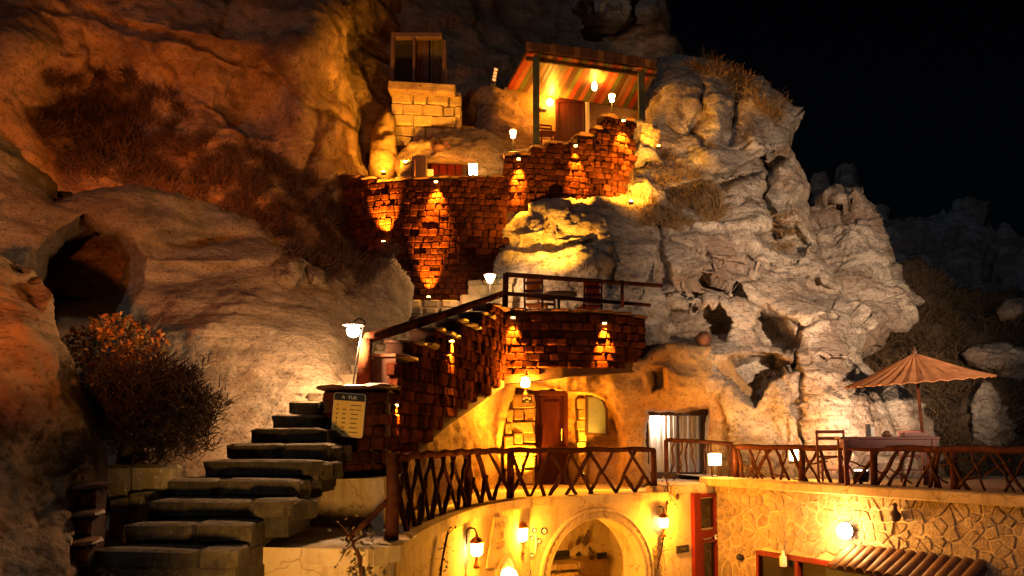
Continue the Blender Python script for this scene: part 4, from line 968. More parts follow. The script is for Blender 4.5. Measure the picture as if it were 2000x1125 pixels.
# parasol
ap = P(1786, 690, 13.2); um = thing('straw_parasol', (ap.x + .08, 13.2, ZT), 'brown reed parasol over the red table, tilted to one side', 'parasol')
rad = 1.14; nr = 32; tilt = Matrix.Translation(ap) @ Matrix.Rotation(R(-4.5), 4, 'Y') @ Matrix.Rotation(R(2), 4, 'X')
v = [Vector((0, 0, 0))]; f = []
for ri, (rf, zf) in enumerate(((.10, -.045), (.4, -.20), (.7, -.35), (1, -.47))):
    for k in range(nr * 2):
        a = math.pi * k / nr; s_ = 1 if k % 2 == 0 else .985
        v.append(Vector((rad * rf * s_ * math.cos(a), rad * rf * s_ * math.sin(a), zf * (1 if k % 2 == 0 else 1.03) - (.012 if k % 2 else 0))))
n2 = nr * 2
f += [(0, 1 + k, 1 + (k + 1) % n2) for k in range(n2)]
for ri in range(3):
    for k in range(n2): f.append((1 + ri * n2 + k, 1 + ri * n2 + n2 + k, 1 + ri * n2 + n2 + (k + 1) % n2, 1 + ri * n2 + (k + 1) % n2))
v2 = [x - Vector((0, 0, .012)) for x in v]; nv = len(v)
f2 = [tuple(nv + i for i in q)[::-1] for q in f] + [(1 + 3 * n2 + k, nv + 1 + 3 * n2 + k, nv + 1 + 3 * n2 + (k + 1) % n2, 1 + 3 * n2 + (k + 1) % n2) for k in range(n2)]
MB().add([tilt @ x for x in v + v2], f + f2).build('canopy', M['umbrella'], um)
for k in range(16):
    a = 2 * math.pi * k / 16
    MB().tube([tilt @ Vector((.06 * math.cos(a), .06 * math.sin(a), -.05)), tilt @ Vector((rad * .98 * math.cos(a), rad * .98 * math.sin(a), -.49))], .011, 5).build('rib', M['darkwood'], um)
MB().tube([Vector((ap.x + .12, 13.2, ZT)), ap], .026, 8).build('pole', M['log'], um)
MB().lathe(ap, [(.05, -.03), (.045, .03), (.02, .07), (.012, .1)], 10).build('finial', M['darkwood'], um)
# middle terrace furniture
chair(1047, 15.6, zt, R(165), 'chair with an orange cloth back on the middle terrace', .44, 1.02, .36, 'tablewood', 'cloth_orange', 'chairs on the middle terrace')
chair(1152, 15.8, zt, R(190), 'chair with a red cloth back on the middle terrace', .44, .96, .36, 'tablewood', 'cloth_red', 'chairs on the middle terrace')
chair(1076, 16.5, zt, R(20), 'plain dark low backed chair between the cloth covered ones', .44, .8, .38, 'darkwood', None, 'chairs on the middle terrace')
q = P(1091, 556, 16.0); t = thing('pedestal_table', (q.x, q.y, zt), 'small pedestal table between the chairs of the middle terrace', 'table')
MB().lathe((q.x, q.y, zt + .72), [(.36, 0), (.38, .01), (.38, .03), (.36, .04)], 20).build('table_top', M['darkwood'], t)
MB().lathe((q.x, q.y, zt), [(.2, 0), (.18, .03), (.035, .06), (.03, .72)], 12).build('pedestal', M['iron'], t, True)
q = P(1370, 655, 16.0)
MB().lathe((q.x, q.y, q.z - .16), [(.06, 0), (.12, .04), (.165, .14), (.15, .24), (.08, .30), (.07, .33)], 16, Matrix.Rotation(R(70), 3, 'X')).build('clay_jar', M['clay'], None, True, label='round reddish clay jar lying in the rock niche right of the terrace', cat='jar')

# ================================================================== cave door, window, stone pillar
cd = sub('door', house, P(1077, 945, 17.15)); tag(cd, 'dark red wooden door with a long handle')
def panel(b_, x0, x1, y0, y1, Y, th): a = P(x0, y1, Y); c = P(x1, y0, Y); return b_.box(((a.x + c.x) / 2, Y, (a.z + c.z) / 2), (c.x - a.x, th, c.z - a.z), bev=.006)
for x0, x1, y0, y1 in ((1044, 1052, 764, 950), (1102, 1109, 768, 950), (1052, 1102, 764, 772)): panel(MB(), x0, x1, y0, y1, 17.08, .14).build('frame', M['door'], cd)
lf = panel(MB(), 1052, 1102, 772, 950, 17.13, .06).build('leaf', M['door'], cd)
for y0, y1 in ((784, 868), (882, 940)): panel(MB(), 1062, 1093, y0, y1, 17.095, .03).build('door_panel', M['door'], cd)
a = P(1097, 845, 17.02); MB().tube([P(1097, 838, 17.09), P(1097, 838, 17.02), P(1097, 860, 17.02), P(1097, 860, 17.09)], .011, 6).build('handle', M['white'], cd)
fp = sub('stone_pier', house, P(1010, 950, 17))
hbk = P(1016, 860, 17.1); MB().box((hbk.x, 17.22, hbk.z), (.62, .3, 1.95)).build('core', M['grout'], fp)
for i, (x0, x1, y0, y1) in enumerate(((1000, 1046, 770, 798), (1003, 1024, 798, 822), (1024, 1047, 796, 823), (990, 1003, 800, 826), (1000, 1046, 823, 846), (986, 1000, 826, 850), (1002, 1022, 846, 868), (1022, 1047, 846, 866), (984, 1002, 850, 880), (1001, 1046, 868, 890), (1001, 1022, 890, 916), (1022, 1046, 890, 914), (984, 1001, 882, 918), (986, 1046, 916, 948))):
    Y = 16.95; p0 = P(x0, y1, Y); p1 = P(x1, y0, Y); cc = (p0 + p1) / 2
    piece('stone', CST[i % 6], fp, (cc.x, Y + .12 + random.uniform(-.03, .03), cc.z), (p1.x - p0.x - .012, .4, p1.z - p0.z - .014), random.uniform(-.06, .06), random.uniform(-.04, .04), random.uniform(-.04, .04))
fj = sub('stone_jamb', house, P(1130, 950, 17))
for i in range(8):
    y0 = 778 + i * 21; Y = 17.1; p0 = P(1128 + 2 * (i % 2), y0 + 21, Y); p1 = P(1146 - (i % 3), y0, Y); cc = (p0 + p1) / 2
    piece('stone', CST[i % 6], fj, (cc.x, Y + .1, cc.z), (p1.x - p0.x, .3, p1.z - p0.z - .012), random.uniform(-.06, .06))
wn = sub('window', house, P(1165, 850, 17.1)); tag(wn, 'small window with one rounded corner and white curtain')
op = [(1149, 844), (1183, 847), (1182, 800), (1176, 784), (1164, 776), (1149, 776)]
def poly3(pl, Y): return [(P(x, y, Y).x, P(x, y, Y).z) for x, y in pl]
MB().prism(poly3([(1143, 850), (1188, 851), (1187, 798), (1180, 779), (1166, 771), (1143, 769)], 16.9), .10, Matrix.Translation((0, 16.95, 0))).build('frame', M['darkwood'], wn)
MB().prism(poly3(op, 16.85), .02, Matrix.Translation((0, 16.855, 0))).build('blind', M['blind'], wn)
pq = thing('door_plaque', P(1028, 786, 16.7), 'small dark name plaque on the stone pier under the wall lantern', 'sign')
panel(MB(), 1019, 1039, 773, 787, 16.78, .02).build('board', M['black'], pq)
for x0, x1, y0, y1 in ((1021, 1025, 776, 781), (1026, 1031, 775, 779), (1032, 1037, 776, 781), (1027, 1033, 783, 785)): panel(MB(), x0, x1, y0, y1, 16.765, .006).build('mark', M['curtain'], pq)

def lantern(px, py, Y, label, watts, color=WARM, s=1.0, nrm=(0, -1, 0), name='wall_lantern', off=.12):
    p = P(px, py, Y); n = Vector(nrm).normalized(); t = thing(name, p, label, 'lantern', 'copper wall lanterns')
    MB().lathe(p, [(.055 * s, -.09 * s), (.075 * s, -.07 * s), (.085 * s, .07 * s), (.06 * s, .085 * s)], 8).build('glass', M['bulb_warm'], t, True)
    MB().lathe(p, [(.10 * s, .075 * s), (.095 * s, .10 * s), (.05 * s, .15 * s), (.02 * s, .16 * s), (.02 * s, .19 * s), (.005, .20 * s)], 8).build('roof', M['copper'], t, True)
    MB().lathe(p, [(.02 * s, -.26 * s), (.05 * s, -.25 * s), (.035 * s, -.2 * s), (.015 * s, -.12 * s), (.06 * s, -.095 * s)], 8).build('base', M['copper'], t, True)
    for k in range(4):
        a = math.pi * (k + .5) / 2; MB().tube([p + Vector((.078 * s * math.cos(a), .078 * s * math.sin(a), -.09 * s)), p + Vector((.092 * s * math.cos(a), .092 * s * math.sin(a), .08 * s))], .007, 5).build('frame_bar', M['copper'], t)
    c = p - n * off
    MB().tube(spline([p + Vector((0, 0, .19 * s)), p + Vector((0, 0, .27 * s)) - n * .04, c + Vector((0, 0, .24 * s)), c + Vector((0, 0, .05))], 10), .012, 6).build('bracket', M['iron'], t, True)
    lamp_light('lantern_glow', p + n * .11, watts, color, .06, t)
lantern(1026, 746, 15.05, 'bright lantern hanging over the cave door from the rock brow', 230, WARM, 1.1, off=.2)
def onarch(px, py, out=.0): q = PP(px, py, ARC0, AN); return q + AN * out
an = tuple(AN)
p = onarch(1018, 1043, .16); lantern(1018, 1043, p.y, 'larger copper lantern on the patio wall left of the arch', 88, WARM, 1.25, an, off=.16)
# lantern on the curved part
q = P(931, 1072, 10.75); lantern(931, 1072, 10.75, 'copper lantern with a pointed foot on the curved wall, furthest from the arch', 70, WARM, 1.0, (.95, -.3, 0), off=.14)
p = PP(1297, 1020, d0, (dd.y, -dd.x, 0)); dn = (dd.y, -dd.x, 0); lantern(1297, 1020, p.y - .14, 'copper lantern among vine twigs between the arch and the red door', 80, WARM, 1.0, dn, off=.14)
# flood lamp on the stone wall
p = PP(1661, 1036, TA, TN); fl = thing('wall_floodlight', p, 'glaring square floodlight on the irregular stone wall', 'floodlight')
mm = Matrix.Translation(p) @ TM.to_3x3().to_4x4()
MB().box((0, -.10, 0), (.24, .06, .20), bev=.015).xf(mm).build('housing', M['iron'], fl); MB().lathe((0, 0, 0), [(.13, .12), (.125, .16), (.10, .20), (.05, .225)], 16).xf(mm @ Matrix.Rotation(R(90), 4, 'X')).build('lens', M['bulb_white'], fl, True)
MB().box((0, -.04, 0), (.05, .09, .05)).xf(mm).build('bracket', M['iron'], fl)
lamp_light('floodlight_glow', p + TN * .34, 46, (1, .50, .12), .1, fl)
# square table lanterns on the ledges
def cube_lantern(px, py, Y, zb, label, watts, s=.17):
    p = P(px, py, Y); t = thing('cube_lantern', (p.x, p.y, zb), label, 'lantern', 'square glowing lanterns')
    MB().box(p, (s, s, s * 1.1), bev=.012).build('shade', M['bulb_warm'], t)
    MB().lathe((p.x, p.y, zb), [(.06, 0), (.065, .02), (.03, .05), (.025, p.z - zb - s * .55)], 10).build('stand', M['iron'], t)
    lamp_light('cube_lantern_glow', p + Vector((-.05, -.2, .02)), watts, WARM, .08, t)
cube_lantern(1396, 897, 15.2, ZT + .02, 'square glowing lantern on the wall corner above the red door', 15, .2)
cube_lantern(1554, 889, 14.6, ZT, 'square glowing lantern on the terrace floor behind the twig railing', 20, .18)
# wide window with curtains
bw = sub('window', house, P(1320, 925, 17.2)); tag(bw, 'wide window with pale lit curtains under a dark beam')
panel(MB(), 1258, 1384, 796, 812, 17.0, .2).build('lintel', M['darkwood'], bw)
for x0, x1, y0, y1 in ((1258, 1266, 812, 935), (1368, 1378, 812, 935), (1266, 1368, 922, 935)): panel(MB(), x0, x1, y0, y1, 17.15, .12).build('frame', M['darkwood'], bw)
panel(MB(), 1322, 1326, 812, 922, 17.2, .03).build('mullion', M['darkwood'], bw)
v = []; f = []; a = P(1264, 925, 17.45); c = P(1372, 806, 17.45)
for k in range(61):
    x = a.x + (c.x - a.x) * k / 60; y = 17.42 + .03 * math.sin(k * 1.25) + .012 * math.sin(k * 3.1); v += [(x, y, a.z), (x, y, c.z)]
f = [(2 * k, 2 * k + 2, 2 * k + 3, 2 * k + 1) for k in range(60)]
MB().add(v, f).build('curtain', M['curtain'], bw, True)
lamp_light('window_lamp', P(1282, 822, 17.3), 9, (1, .88, .74), .04, bw)
MB().lathe(P(1281, 818, 17.33), [(.02, .05), (.03, 0), (.02, -.03)], 8).build('ceiling_bulb', M['bulb_white'], bw)
# ================================================================== red door and things on the lower walls
DN = Vector((dd.y, -dd.x, 0))
def on_dw(px, py): q = DM.inverted() @ PP(px, py, d0, DN); return q.x, q.z
def dpanel(b_, x0, x1, y0, y1, y, th, bev=.006):
    a = on_dw(x0, y1); c = on_dw(x1, y0); b_.box(((a[0] + c[0]) / 2, y, (a[1] + c[1]) / 2), (c[0] - a[0], th, c[1] - a[1]), bev=bev); b_.xf(DM); return b_
rd = sub('door', dw, PP(1378, 1140, d0, DN)); tag(rd, 'bright red framed glass door')
for x0, x1, y0, y1 in ((1353, 1362, 962, 1200), (1396, 1406, 962, 1200), (1362, 1396, 962, 972), (1362, 1396, 1033, 1052)): dpanel(MB(), x0, x1, y0, y1, -.02, .12).build('frame', M['redframe'], rd)
dpanel(MB(), 1362, 1396, 972, 1033, .0, .02).build('pane', M['glass'], rd)
dpanel(MB(), 1366, 1396, 1058, 1200, .0, .02).build('pane', M['glass'], rd)
for x0, x1, y0, y1 in ((1362, 1369, 1052, 1200), (1369, 1396, 1052, 1060)): dpanel(MB(), x0, x1, y0, y1, -.03, .08).build('sash', M['redframe'], rd)
sn_ = thing('door_notice', PP(1395, 1047, d0, DN), 'tiny pale notice stuck on the red door frame', 'sign'); dpanel(MB(), 1389, 1402, 1042, 1053, -.09, .012, 0).build('card', M['white'], sn_)
for x0, x1 in ((1391, 1393), (1394, 1396), (1398, 1400)): dpanel(MB(), x0, x1, 1045, 1049, -.099, .004, 0).build('mark', M['ink'], sn_)
bp_ = thing('black_plaque', PP(1331, 1071, d0, DN), 'small black plaque on the plaster between vine and red door', 'sign'); dpanel(MB(), 1320, 1343, 1063, 1081, -.02, .03).build('board', M['black'], bp_)
dpanel(MB(), 1327, 1336, 1070, 1074, -.04, .006, 0).build('mark', M['leaf'], bp_)
a = on_dw(1322, 970); MB().prism([(a[0] + .045 * math.cos(k * .7) , a[1] + .06 * math.sin(k * .7)) for k in range(9)], .03, DM @ Matrix.Translation((0, .005, 0))).build('wall_hole', M['mortar'], dw)
# evil eye discs and pots around the arch
def amx(px, py, out): q = AM.inverted() @ onarch(px, py); return AM @ Matrix.Translation((q.x, -out, q.z))
for i, (px, py, r, lb) in enumerate(((1043, 1036, .045, 'pale blue bead disc just right of the larger lantern'), (1062, 1037, .06, 'biggest dark ringed bead disc near the arch top'), (1052, 1057, .05, 'dark ringed bead disc level with the lantern foot'), (1038, 1051, .04, 'pale bead disc tucked beside the lantern foot'), (1038, 1085, .045, 'dark bead disc halfway down left of the arch'), (1031, 1117, .05, 'lowest dark bead disc left of the arch'))):
    m = amx(px, py, .0); t = thing('bead_disc', m.translation, lb, 'ornament', 'round bead ornaments on the patio wall')
    rot = Matrix.Rotation(R(90), 4, 'X')
    MB().lathe((0, 0, 0), [(r, 0), (r, .012), (r * .85, .02)], 14).xf(m @ rot).build('rim', M['bead_blue'], t)
    MB().lathe((0, 0, 0), [(r * .62, .019), (r * .55, .025)], 12).xf(m @ rot).build('eye_white', M['white'], t); MB().lathe((0, 0, 0), [(r * .25, .024), (r * .2, .029)], 8).xf(m @ rot).build('pupil', M['cloth_red'], t)
m = amx(1045, 1055, .01); MB().tube([m @ Vector((0, 0, .1)), m @ Vector((.015, -.01, -.02)), m @ Vector((0, 0, -.16)), m @ Vector((.01, 0, -.22))], [.008, .02, .016, .004], 6).build('bead_string', M['curtain'], None, True, label='hanging string of pale beads between the bead discs', cat='ornament')
for px, py, lb in ((987, 1025, 'upper of the small dark wall hooks beside the painted panel'), (1000, 1094, 'lower small dark wall hook below the larger lantern')):
    m = amx(px, py, .0); q = m.translation; MB().tube([q, q + AN * .05, q + AN * .05 + Vector((0, 0, -.09)), q + AN * .09 + Vector((0, 0, -.11))], .012, 6).build('wall_hook', M['iron'], None, label=lb, cat='hook')
# tall pointed panel with writing, small niche arch below it
pn = thing('painted_panel', P(975, 1100, 12), 'tall tapering plaster panel with faint relief lettering beside the arch', 'panel')
qa = EDGE[19]; pd = (EDGE[21] - EDGE[16]).normalized(); pnn = Vector((pd.y, -pd.x, 0)); PMX = Matrix((pd, -pnn, Vector((0, 0, 1)))).transposed().to_4x4(); PMX.translation = qa
def on_pn(px, py): q = PMX.inverted() @ PP(px, py, qa, pnn); return q.x, q.z
MB().prism([on_pn(*c) for c in ((944, 1110), (998, 1108), (992, 1060), (986, 1008), (960, 1010))], .03, PMX @ Matrix.Translation((0, -.03, 0)), .006).build('board', M['plaster'], pn)
for s_, py in (('NAR', 1027), ('EVI', 1046), ('KEYF', 1064)):
    x, z = on_pn(971, py); text(s_, .15, M['stone'], pn, PMX @ Matrix.Translation((x, -.064, z)) @ Matrix.Rotation(R(90), 4, 'X'), .006)
na = thing('small_niche', P(982, 1140, 12), 'small arched niche with a glowing round lamp below the lettered panel', 'niche')
x, z = on_pn(981, 1122)
ringp = [(x + .26 * math.cos(R(k)), z - .1 + .34 * math.sin(R(k))) for k in range(0, 181, 12)]; ringq = [(x + .34 * math.cos(R(k)), z - .1 + .44 * math.sin(R(k))) for k in range(0, 181, 12)]
for k in range(15): MB().prism([ringp[k], ringp[k + 1], ringq[k + 1], ringq[k]], .06, PMX @ Matrix.Translation((0, -.03, 0))).build('arch_stone', M['plaster'], na)
MB().lathe(PMX @ Vector((x + .04, -.09, z - .02)), [(.02, -.13), (.11, -.08), (.14, .0), (.11, .08), (.02, .13)], 14).build('globe_lamp', M['bulb_orange'], na, True)
# things in the arch alcove
lamp_light('alcove_fill', AM @ Vector((XC - RW - .12, TH + .16, -.7)), 90, AMBER, .06, wall)  # unseen light added behind the left pier to brighten the arch
def alc(px, py, y): q = AM.inverted() @ P(px, py, 1); n = -AN; o = AM @ Vector((0, y, 0)); q = PP(px, py, o, AN); return q
for px, py, r, h, lb, mt in ((1141, 1050, .05, .34, 'tall dark bottle ornament at the top of the alcove wall', 'darkwood'), (1127, 1055, .04, .2, 'slim dark leaf ornament left of the tall bottle', 'darkwood'), (1112, 1064, .04, .18, 'leaning reddish leaf ornament on the alcove wall', 'clay'), (1129, 1082, .055, .1, 'small bowl shaped ornament under the leaf ornaments', 'iron'), (1157, 1080, .06, .26, 'dark hanging shoe shaped ornament in the alcove', 'darkwood')):
    p = alc(px, py, TH + 1.98)
    MB().lathe(p - Vector((0, 0, h / 2)), [(r * .5, 0), (r, h * .2), (r * .9, h * .5), (r * .4, h * .75), (r * .35, h)], 10, Matrix.Rotation(R(random.uniform(-18, 18)), 3, 'Y')).build('alcove_ornament', M[mt], None, True, label=lb, cat='ornament', group='ornaments inside the arched alcove')
for i, (x0, x1, y0, y1, lb) in enumerate(((1068, 1112, 1074, 1092, 'dark recess shelf on the upper left alcove wall'), (1167, 1185, 1078, 1090, 'small dark recess on the right alcove wall'))):
    a = alc(x0, y1, TH + 2.03); c = alc(x1, y0, TH + 2.03); sh = thing('recess_shelf', a, lb, 'shelf', 'shelves in the alcove')
    MB().bar(a, Vector((c.x, c.y, a.z)), .12, .03).build('board', M['darkwood'], sh)
    mid = (a + c) / 2; MB().bar(Vector((a.x, a.y, mid.z)), Vector((c.x, c.y, mid.z)), .02, c.z - a.z).build('backing', M['black'], sh)
cnt = thing('stone_counter', alc(1085, 1120, TH + 1.4), 'low stone block counter with jars inside the arch', 'counter')
for i, (x0, x1, y0, y1) in enumerate(((1050, 1078, 1098, 1112), (1078, 1118, 1096, 1112), (1050, 1125, 1112, 1128), (1118, 1128, 1094, 1108))):
    a = alc(x0, y1, TH + 1.5); c = alc(x1, y0, TH + 1.5); mid = (a + c) / 2
    piece('stone', CST[i % 6], cnt, mid, ((c - a).xy.length, .5, c.z - a.z), math.atan2(AD.y, AD.x))
# window, awning and ornaments on the stone wall
wi = sub('window', tw, TM @ Vector(((WX0 + WX1) / 2, 0, WZ1 - .5))); tag(wi, 'red framed window with dark panes')
zb = -1.4
for x0, x1, z0, z1 in ((WX0, WX0 + .07, zb, WZ1), (WX1 - .07, WX1, zb, WZ1), (WX0 + .07, WX1 - .07, WZ1 - .08, WZ1), ((WX0 + WX1) / 2 - .04, (WX0 + WX1) / 2 + .04, zb, WZ1 - .08)):
    MB().box(((x0 + x1) / 2, -.06, (z0 + z1) / 2), (x1 - x0, .12, z1 - z0), bev=.01).xf(TM).build('frame', M['redframe'], wi)
for x0, x1 in ((WX0 + .07, (WX0 + WX1) / 2 - .04), ((WX0 + WX1) / 2 + .04, WX1 - .07)): MB().box(((x0 + x1) / 2, -.04, (zb + WZ1 - .08) / 2), (x1 - x0, .02, WZ1 - .08 - zb), 0).xf(TM).build('pane', M['glass'], wi)
aw = thing('tiled_awning', TM @ Vector((GX0 + .8, -.2, GZ0 - .1)), 'small awning of curved clay roof tiles at the lower right', 'awning')
gx1, gz1 = tw_xy(1915, 1085); gz0 = tw_xy(1662, 1098)[1] - .02; ng = 13
gzt = tw_xy(1700, 1068)[1]
MB().add([(GX0, -.55, gz0 - .05), (gx1 + .1, -.55, gz0 - .05), (gx1 + .1, -.03, gzt - .06), (GX0, -.03, gzt - .06), (GX0, -.55, gz0 - .09), (gx1 + .1, -.55, gz0 - .09), (gx1 + .1, -.03, gzt - .10), (GX0, -.03, gzt - .10)], [(0, 1, 2, 3), (4, 7, 6, 5), (0, 4, 5, 1), (1, 5, 6, 2), (2, 6, 7, 3), (3, 7, 4, 0)]).xf(TM).build('deck', M['darkwood'], aw)
MB().box(((GX0 + gx1) / 2 + .05, -.57, gz0 - .12), (gx1 - GX0 + .14, .03, .16)).xf(TM).build('fascia', M['greenpost'], aw)
gp = (gx1 + .1 - GX0) / ng
for k in range(ng):
    x = GX0 + gp * (k + .5); v = []; f = []; r = gp * .56; j = random.uniform(-.02, .02)
    for i in range(2):
        y, z = ((-.60, gz0 - .02 + random.uniform(0, .02)), (-.05, gzt - .02))[i]
        for a in range(7):
            an_ = math.pi * a / 6; rr_ = r * (1 if i == 0 else .85)
            v += [(x + j * (1 - i) + rr_ * math.cos(an_), y, z + rr_ * .75 * math.sin(an_)), (x + j * (1 - i) + rr_ * .84 * math.cos(an_), y, z + rr_ * .6 * math.sin(an_))]
    for a in range(6): f += [(2 * a, 2 * a + 2, 16 + 2 * a, 14 + 2 * a), (2 * a + 1, 15 + 2 * a, 17 + 2 * a, 2 * a + 3), (2 * a, 2 * a + 1, 2 * a + 3, 2 * a + 2)]
    MB().add(v, f).xf(TM).build('roof_tile', M['clay'], aw, True)
x, z = tw_xy(1757, 1002); m = TM @ Matrix.Translation((x, -.11, z))
MB().lathe((0, 0, 0), [(.01, -.13), (.06, -.11), (.085, -.05), (.075, .0), (.035, .05), (.03, .10), (.045, .12), (.03, .15), (.01, .16)], 12).xf(m).build('hanging_gourd', M['darkwood'], None, True, label='dark hanging gourd under the terrace coping', cat='gourd')
x, z = tw_xy(1543, 1090); m = TM @ Matrix.Translation((x, -.17, z)); bo = thing('hanging_bottle', m.translation, 'pale glass bottle hanging in front of the red window', 'bottle')
MB().lathe((0, 0, 0), [(.055, -.13), (.06, -.11), (.06, .03), (.022, .09), (.02, .14)], 12).xf(m).build('bottle_body', M['curtain'], bo, True); MB().tube([m @ Vector((0, 0, .14)), m @ Vector((0, .1, .3))], .004, 4).build('string', M['iron'], bo)
x, z = tw_xy(1449, 1088); m = TM @ Matrix.Translation((x, -.06, z))
MB().lathe((0, 0, 0), [(.02, -.06), (.06, -.03), (.065, .02), (.02, .06)], 9).xf(m).build('dark_ornament', M['iron'], None, True, label='small dark round ornament left of the red window', cat='ornament')

# ================================================================== upper cave house
uh = thing('window_bay', P(830, 300, 20.6), 'upper cave room of cut stone blocks below a dark curtained window', 'building')
HY = 20.5
def hb(x0, x1, y0, y1, Y, d, mat, name, par, bev=.01, yl=0):
    a = P(x0, y1, Y); c = P(x1, y0, Y); m = Matrix.Translation(((a.x + c.x) / 2, Y, (a.z + c.z) / 2)) @ Matrix.Rotation(yl, 4, 'Y')
    return MB().box((0, 0, 0), (c.x - a.x, d, c.z - a.z), bev=bev).xf(m).build(name, M[mat], par)
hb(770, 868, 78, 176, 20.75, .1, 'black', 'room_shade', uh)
wf = hb(763, 772, 66, 178, HY - .1, .22, 'darkwood', 'window_frame', uh)
for a_ in ((864, 872, 80, 182), (772, 864, 66, 76), (772, 864, 166, 176), (806, 812, 76, 168)): hb(*a_, HY - .1, .18, 'darkwood', 'window_frame', uh)
hb(772, 806, 76, 168, HY + .02, .02, 'glass', 'pane', uh); 
for (x0, x1) in ((812, 838), (840, 864)):
    v = []; a = P(x0, 168, HY + .08); c = P(x1, 76, HY + .08)
    for k in range(25): v += [(a.x + (c.x - a.x) * k / 24, HY + .08 + .025 * math.sin(k * 1.3), a.z), (a.x + (c.x - a.x) * k / 24, HY + .08 + .025 * math.sin(k * 1.3), c.z)]
    MB().add(v, [(2 * k, 2 * k + 2, 2 * k + 3, 2 * k + 1) for k in range(24)]).build('curtain', M['darkwood'] if x0 < 820 else M['bark'], uh, True)
hb(760, 890, 168, 186, HY - .25, .5, 'tuff_dark', 'sill', uh, .03, R(3.5)); hb(768, 900, 186, 300, HY + .06, .3, 'grout', 'core', uh)
yy = 186; row = 0
while yy < 300:
    xx = 766; 
    while xx < 900 - row * 1.0:
        wd = random.uniform(22, 46); x1 = min(xx + wd, 902)
        a = P(xx, yy + 21, HY - .05); c = P(x1, yy, HY - .05)
        piece('stone', random.choice(CST), uh, ((a.x + c.x) / 2, HY + random.uniform(-.1, -.02), (a.z + c.z) / 2 - (xx - 766) * .0008), (c.x - a.x - .012, .35, c.z - a.z - .014), random.uniform(-.04, .04), 0, R(2.5))
        xx = x1 + .01
        if x1 >= 900: break
    yy += 21; row += 1
# yellow rock column and brow beside it
Relief('rock_column', [(726, 352), (724, 260), (740, 236), (756, 214), (770, 232), (775, 300), (772, 356)], [(724, 350, 19.6), (726, 240, 19.9), (756, 220, 19.9), (770, 260, 19.7), (748, 300, 19.2), (770, 350, 19.6), (748, 350, 19.1)], M['tuff_cream'], step=3, amp=.08, freq=1.2, rnd=14, rough=.03, label='bright yellow rock column left of the upper cave room', cat='rock column')
Relief('rock_brow', [(770, 312), (800, 282), (860, 262), (905, 246), (960, 262), (1000, 290), (1010, 350), (985, 352), (930, 348), (925, 318), (880, 308), (810, 314), (806, 352), (776, 352)], [(770, 310, 19.6), (800, 290, 19.5), (860, 270, 19.6), (905, 255, 20), (960, 280, 19.6), (1000, 300, 19.6), (990, 350, 18.8), (940, 330, 18.9), (860, 305, 19.1), (790, 345, 19.2)], M['tuff'], step=3, amp=.12, freq=1.0, rnd=14, rough=.04, label='smooth rock brow over the small red cave hatch', cat='rock')
ht = thing('cave_hatch', P(860, 350, 19.4), 'low red wooden hatch under a pale stone lintel in the upper rock', 'door')
hb(838, 908, 318, 352, 19.75, .06, 'door', 'leaf', ht); hb(832, 918, 306, 318, 19.45, .2, 'stone', 'lintel', ht, .02, R(2)); hb(904, 912, 318, 352, 19.6, .1, 'darkwood', 'frame', ht)
for k in range(4): hb(842 + k * 16, 856 + k * 16, 321, 350, 19.70, .03, 'redframe', 'plank', ht)
cb = thing('dark_cabinet', P(812, 350, 18.9), 'dark wooden cabinet standing behind the tall brick wall', 'cabinet')
hb(784, 806, 318, 352, 18.9, .4, 'tuff', 'plinth', cb); hb(806, 834, 308, 352, 18.7, .3, 'darkwood', 'case', cb); hb(809, 811, 312, 350, 18.53, .02, 'copper', 'edge', cb)
hb(833, 846, 331, 347, 18.8, .08, 'curtain', 'pale_panel', cb)
fp_ = thing('flower_pot', P(855, 292, 18.95), 'pot of dark flowering twigs on the rock brow', 'plant')
q = P(855, 294, 18.95); MB().lathe(q, [(.10, 0), (.15, .05), (.16, .12), (.13, .13)], 12).build('pot', M['clay'], fp_, True)
down_light(750, 340, 18.45, 'hidden lamp washing the yellow rock column', 300, True, None, 'lamps of the upper cave room', 100, AMBER, 1.1)
down_light(792, 322, 18.75, 'lamp washing the stone blocks under the dark window', 210, True, None, 'lamps of the upper cave room', 84, AMBER, .85)
cube_lantern(924, 331, 18.4, P(924, 347, 18.4).z, 'square glowing lantern on top of the tall brick wall', 70, .2)
# spotlight on a pole
q = P(965, 150, 20.4); fs = thing('pole_floodlight', P(962, 182, 20.4), 'black four lamp floodlight on a short pole above the rock', 'floodlight')
mq = Matrix.Translation(q) @ Matrix.Rotation(R(10), 4, 'Y') @ Matrix.Rotation(R(20), 4, 'Z')
MB().box((0, 0, 0), (.12, .10, .50), bev=.015).xf(mq).build('housing', M['iron'], fs)
for k in range(4): MB().box((0, -.055, -.10 + k * .095), (.09, .015, .07), bev=.004).xf(mq).build('lens', M['led'], fs)
MB().tube([P(960, 190, 20.45), mq @ Vector((0, .02, -.22))], .014, 6).build('pole', M['iron'], fs)
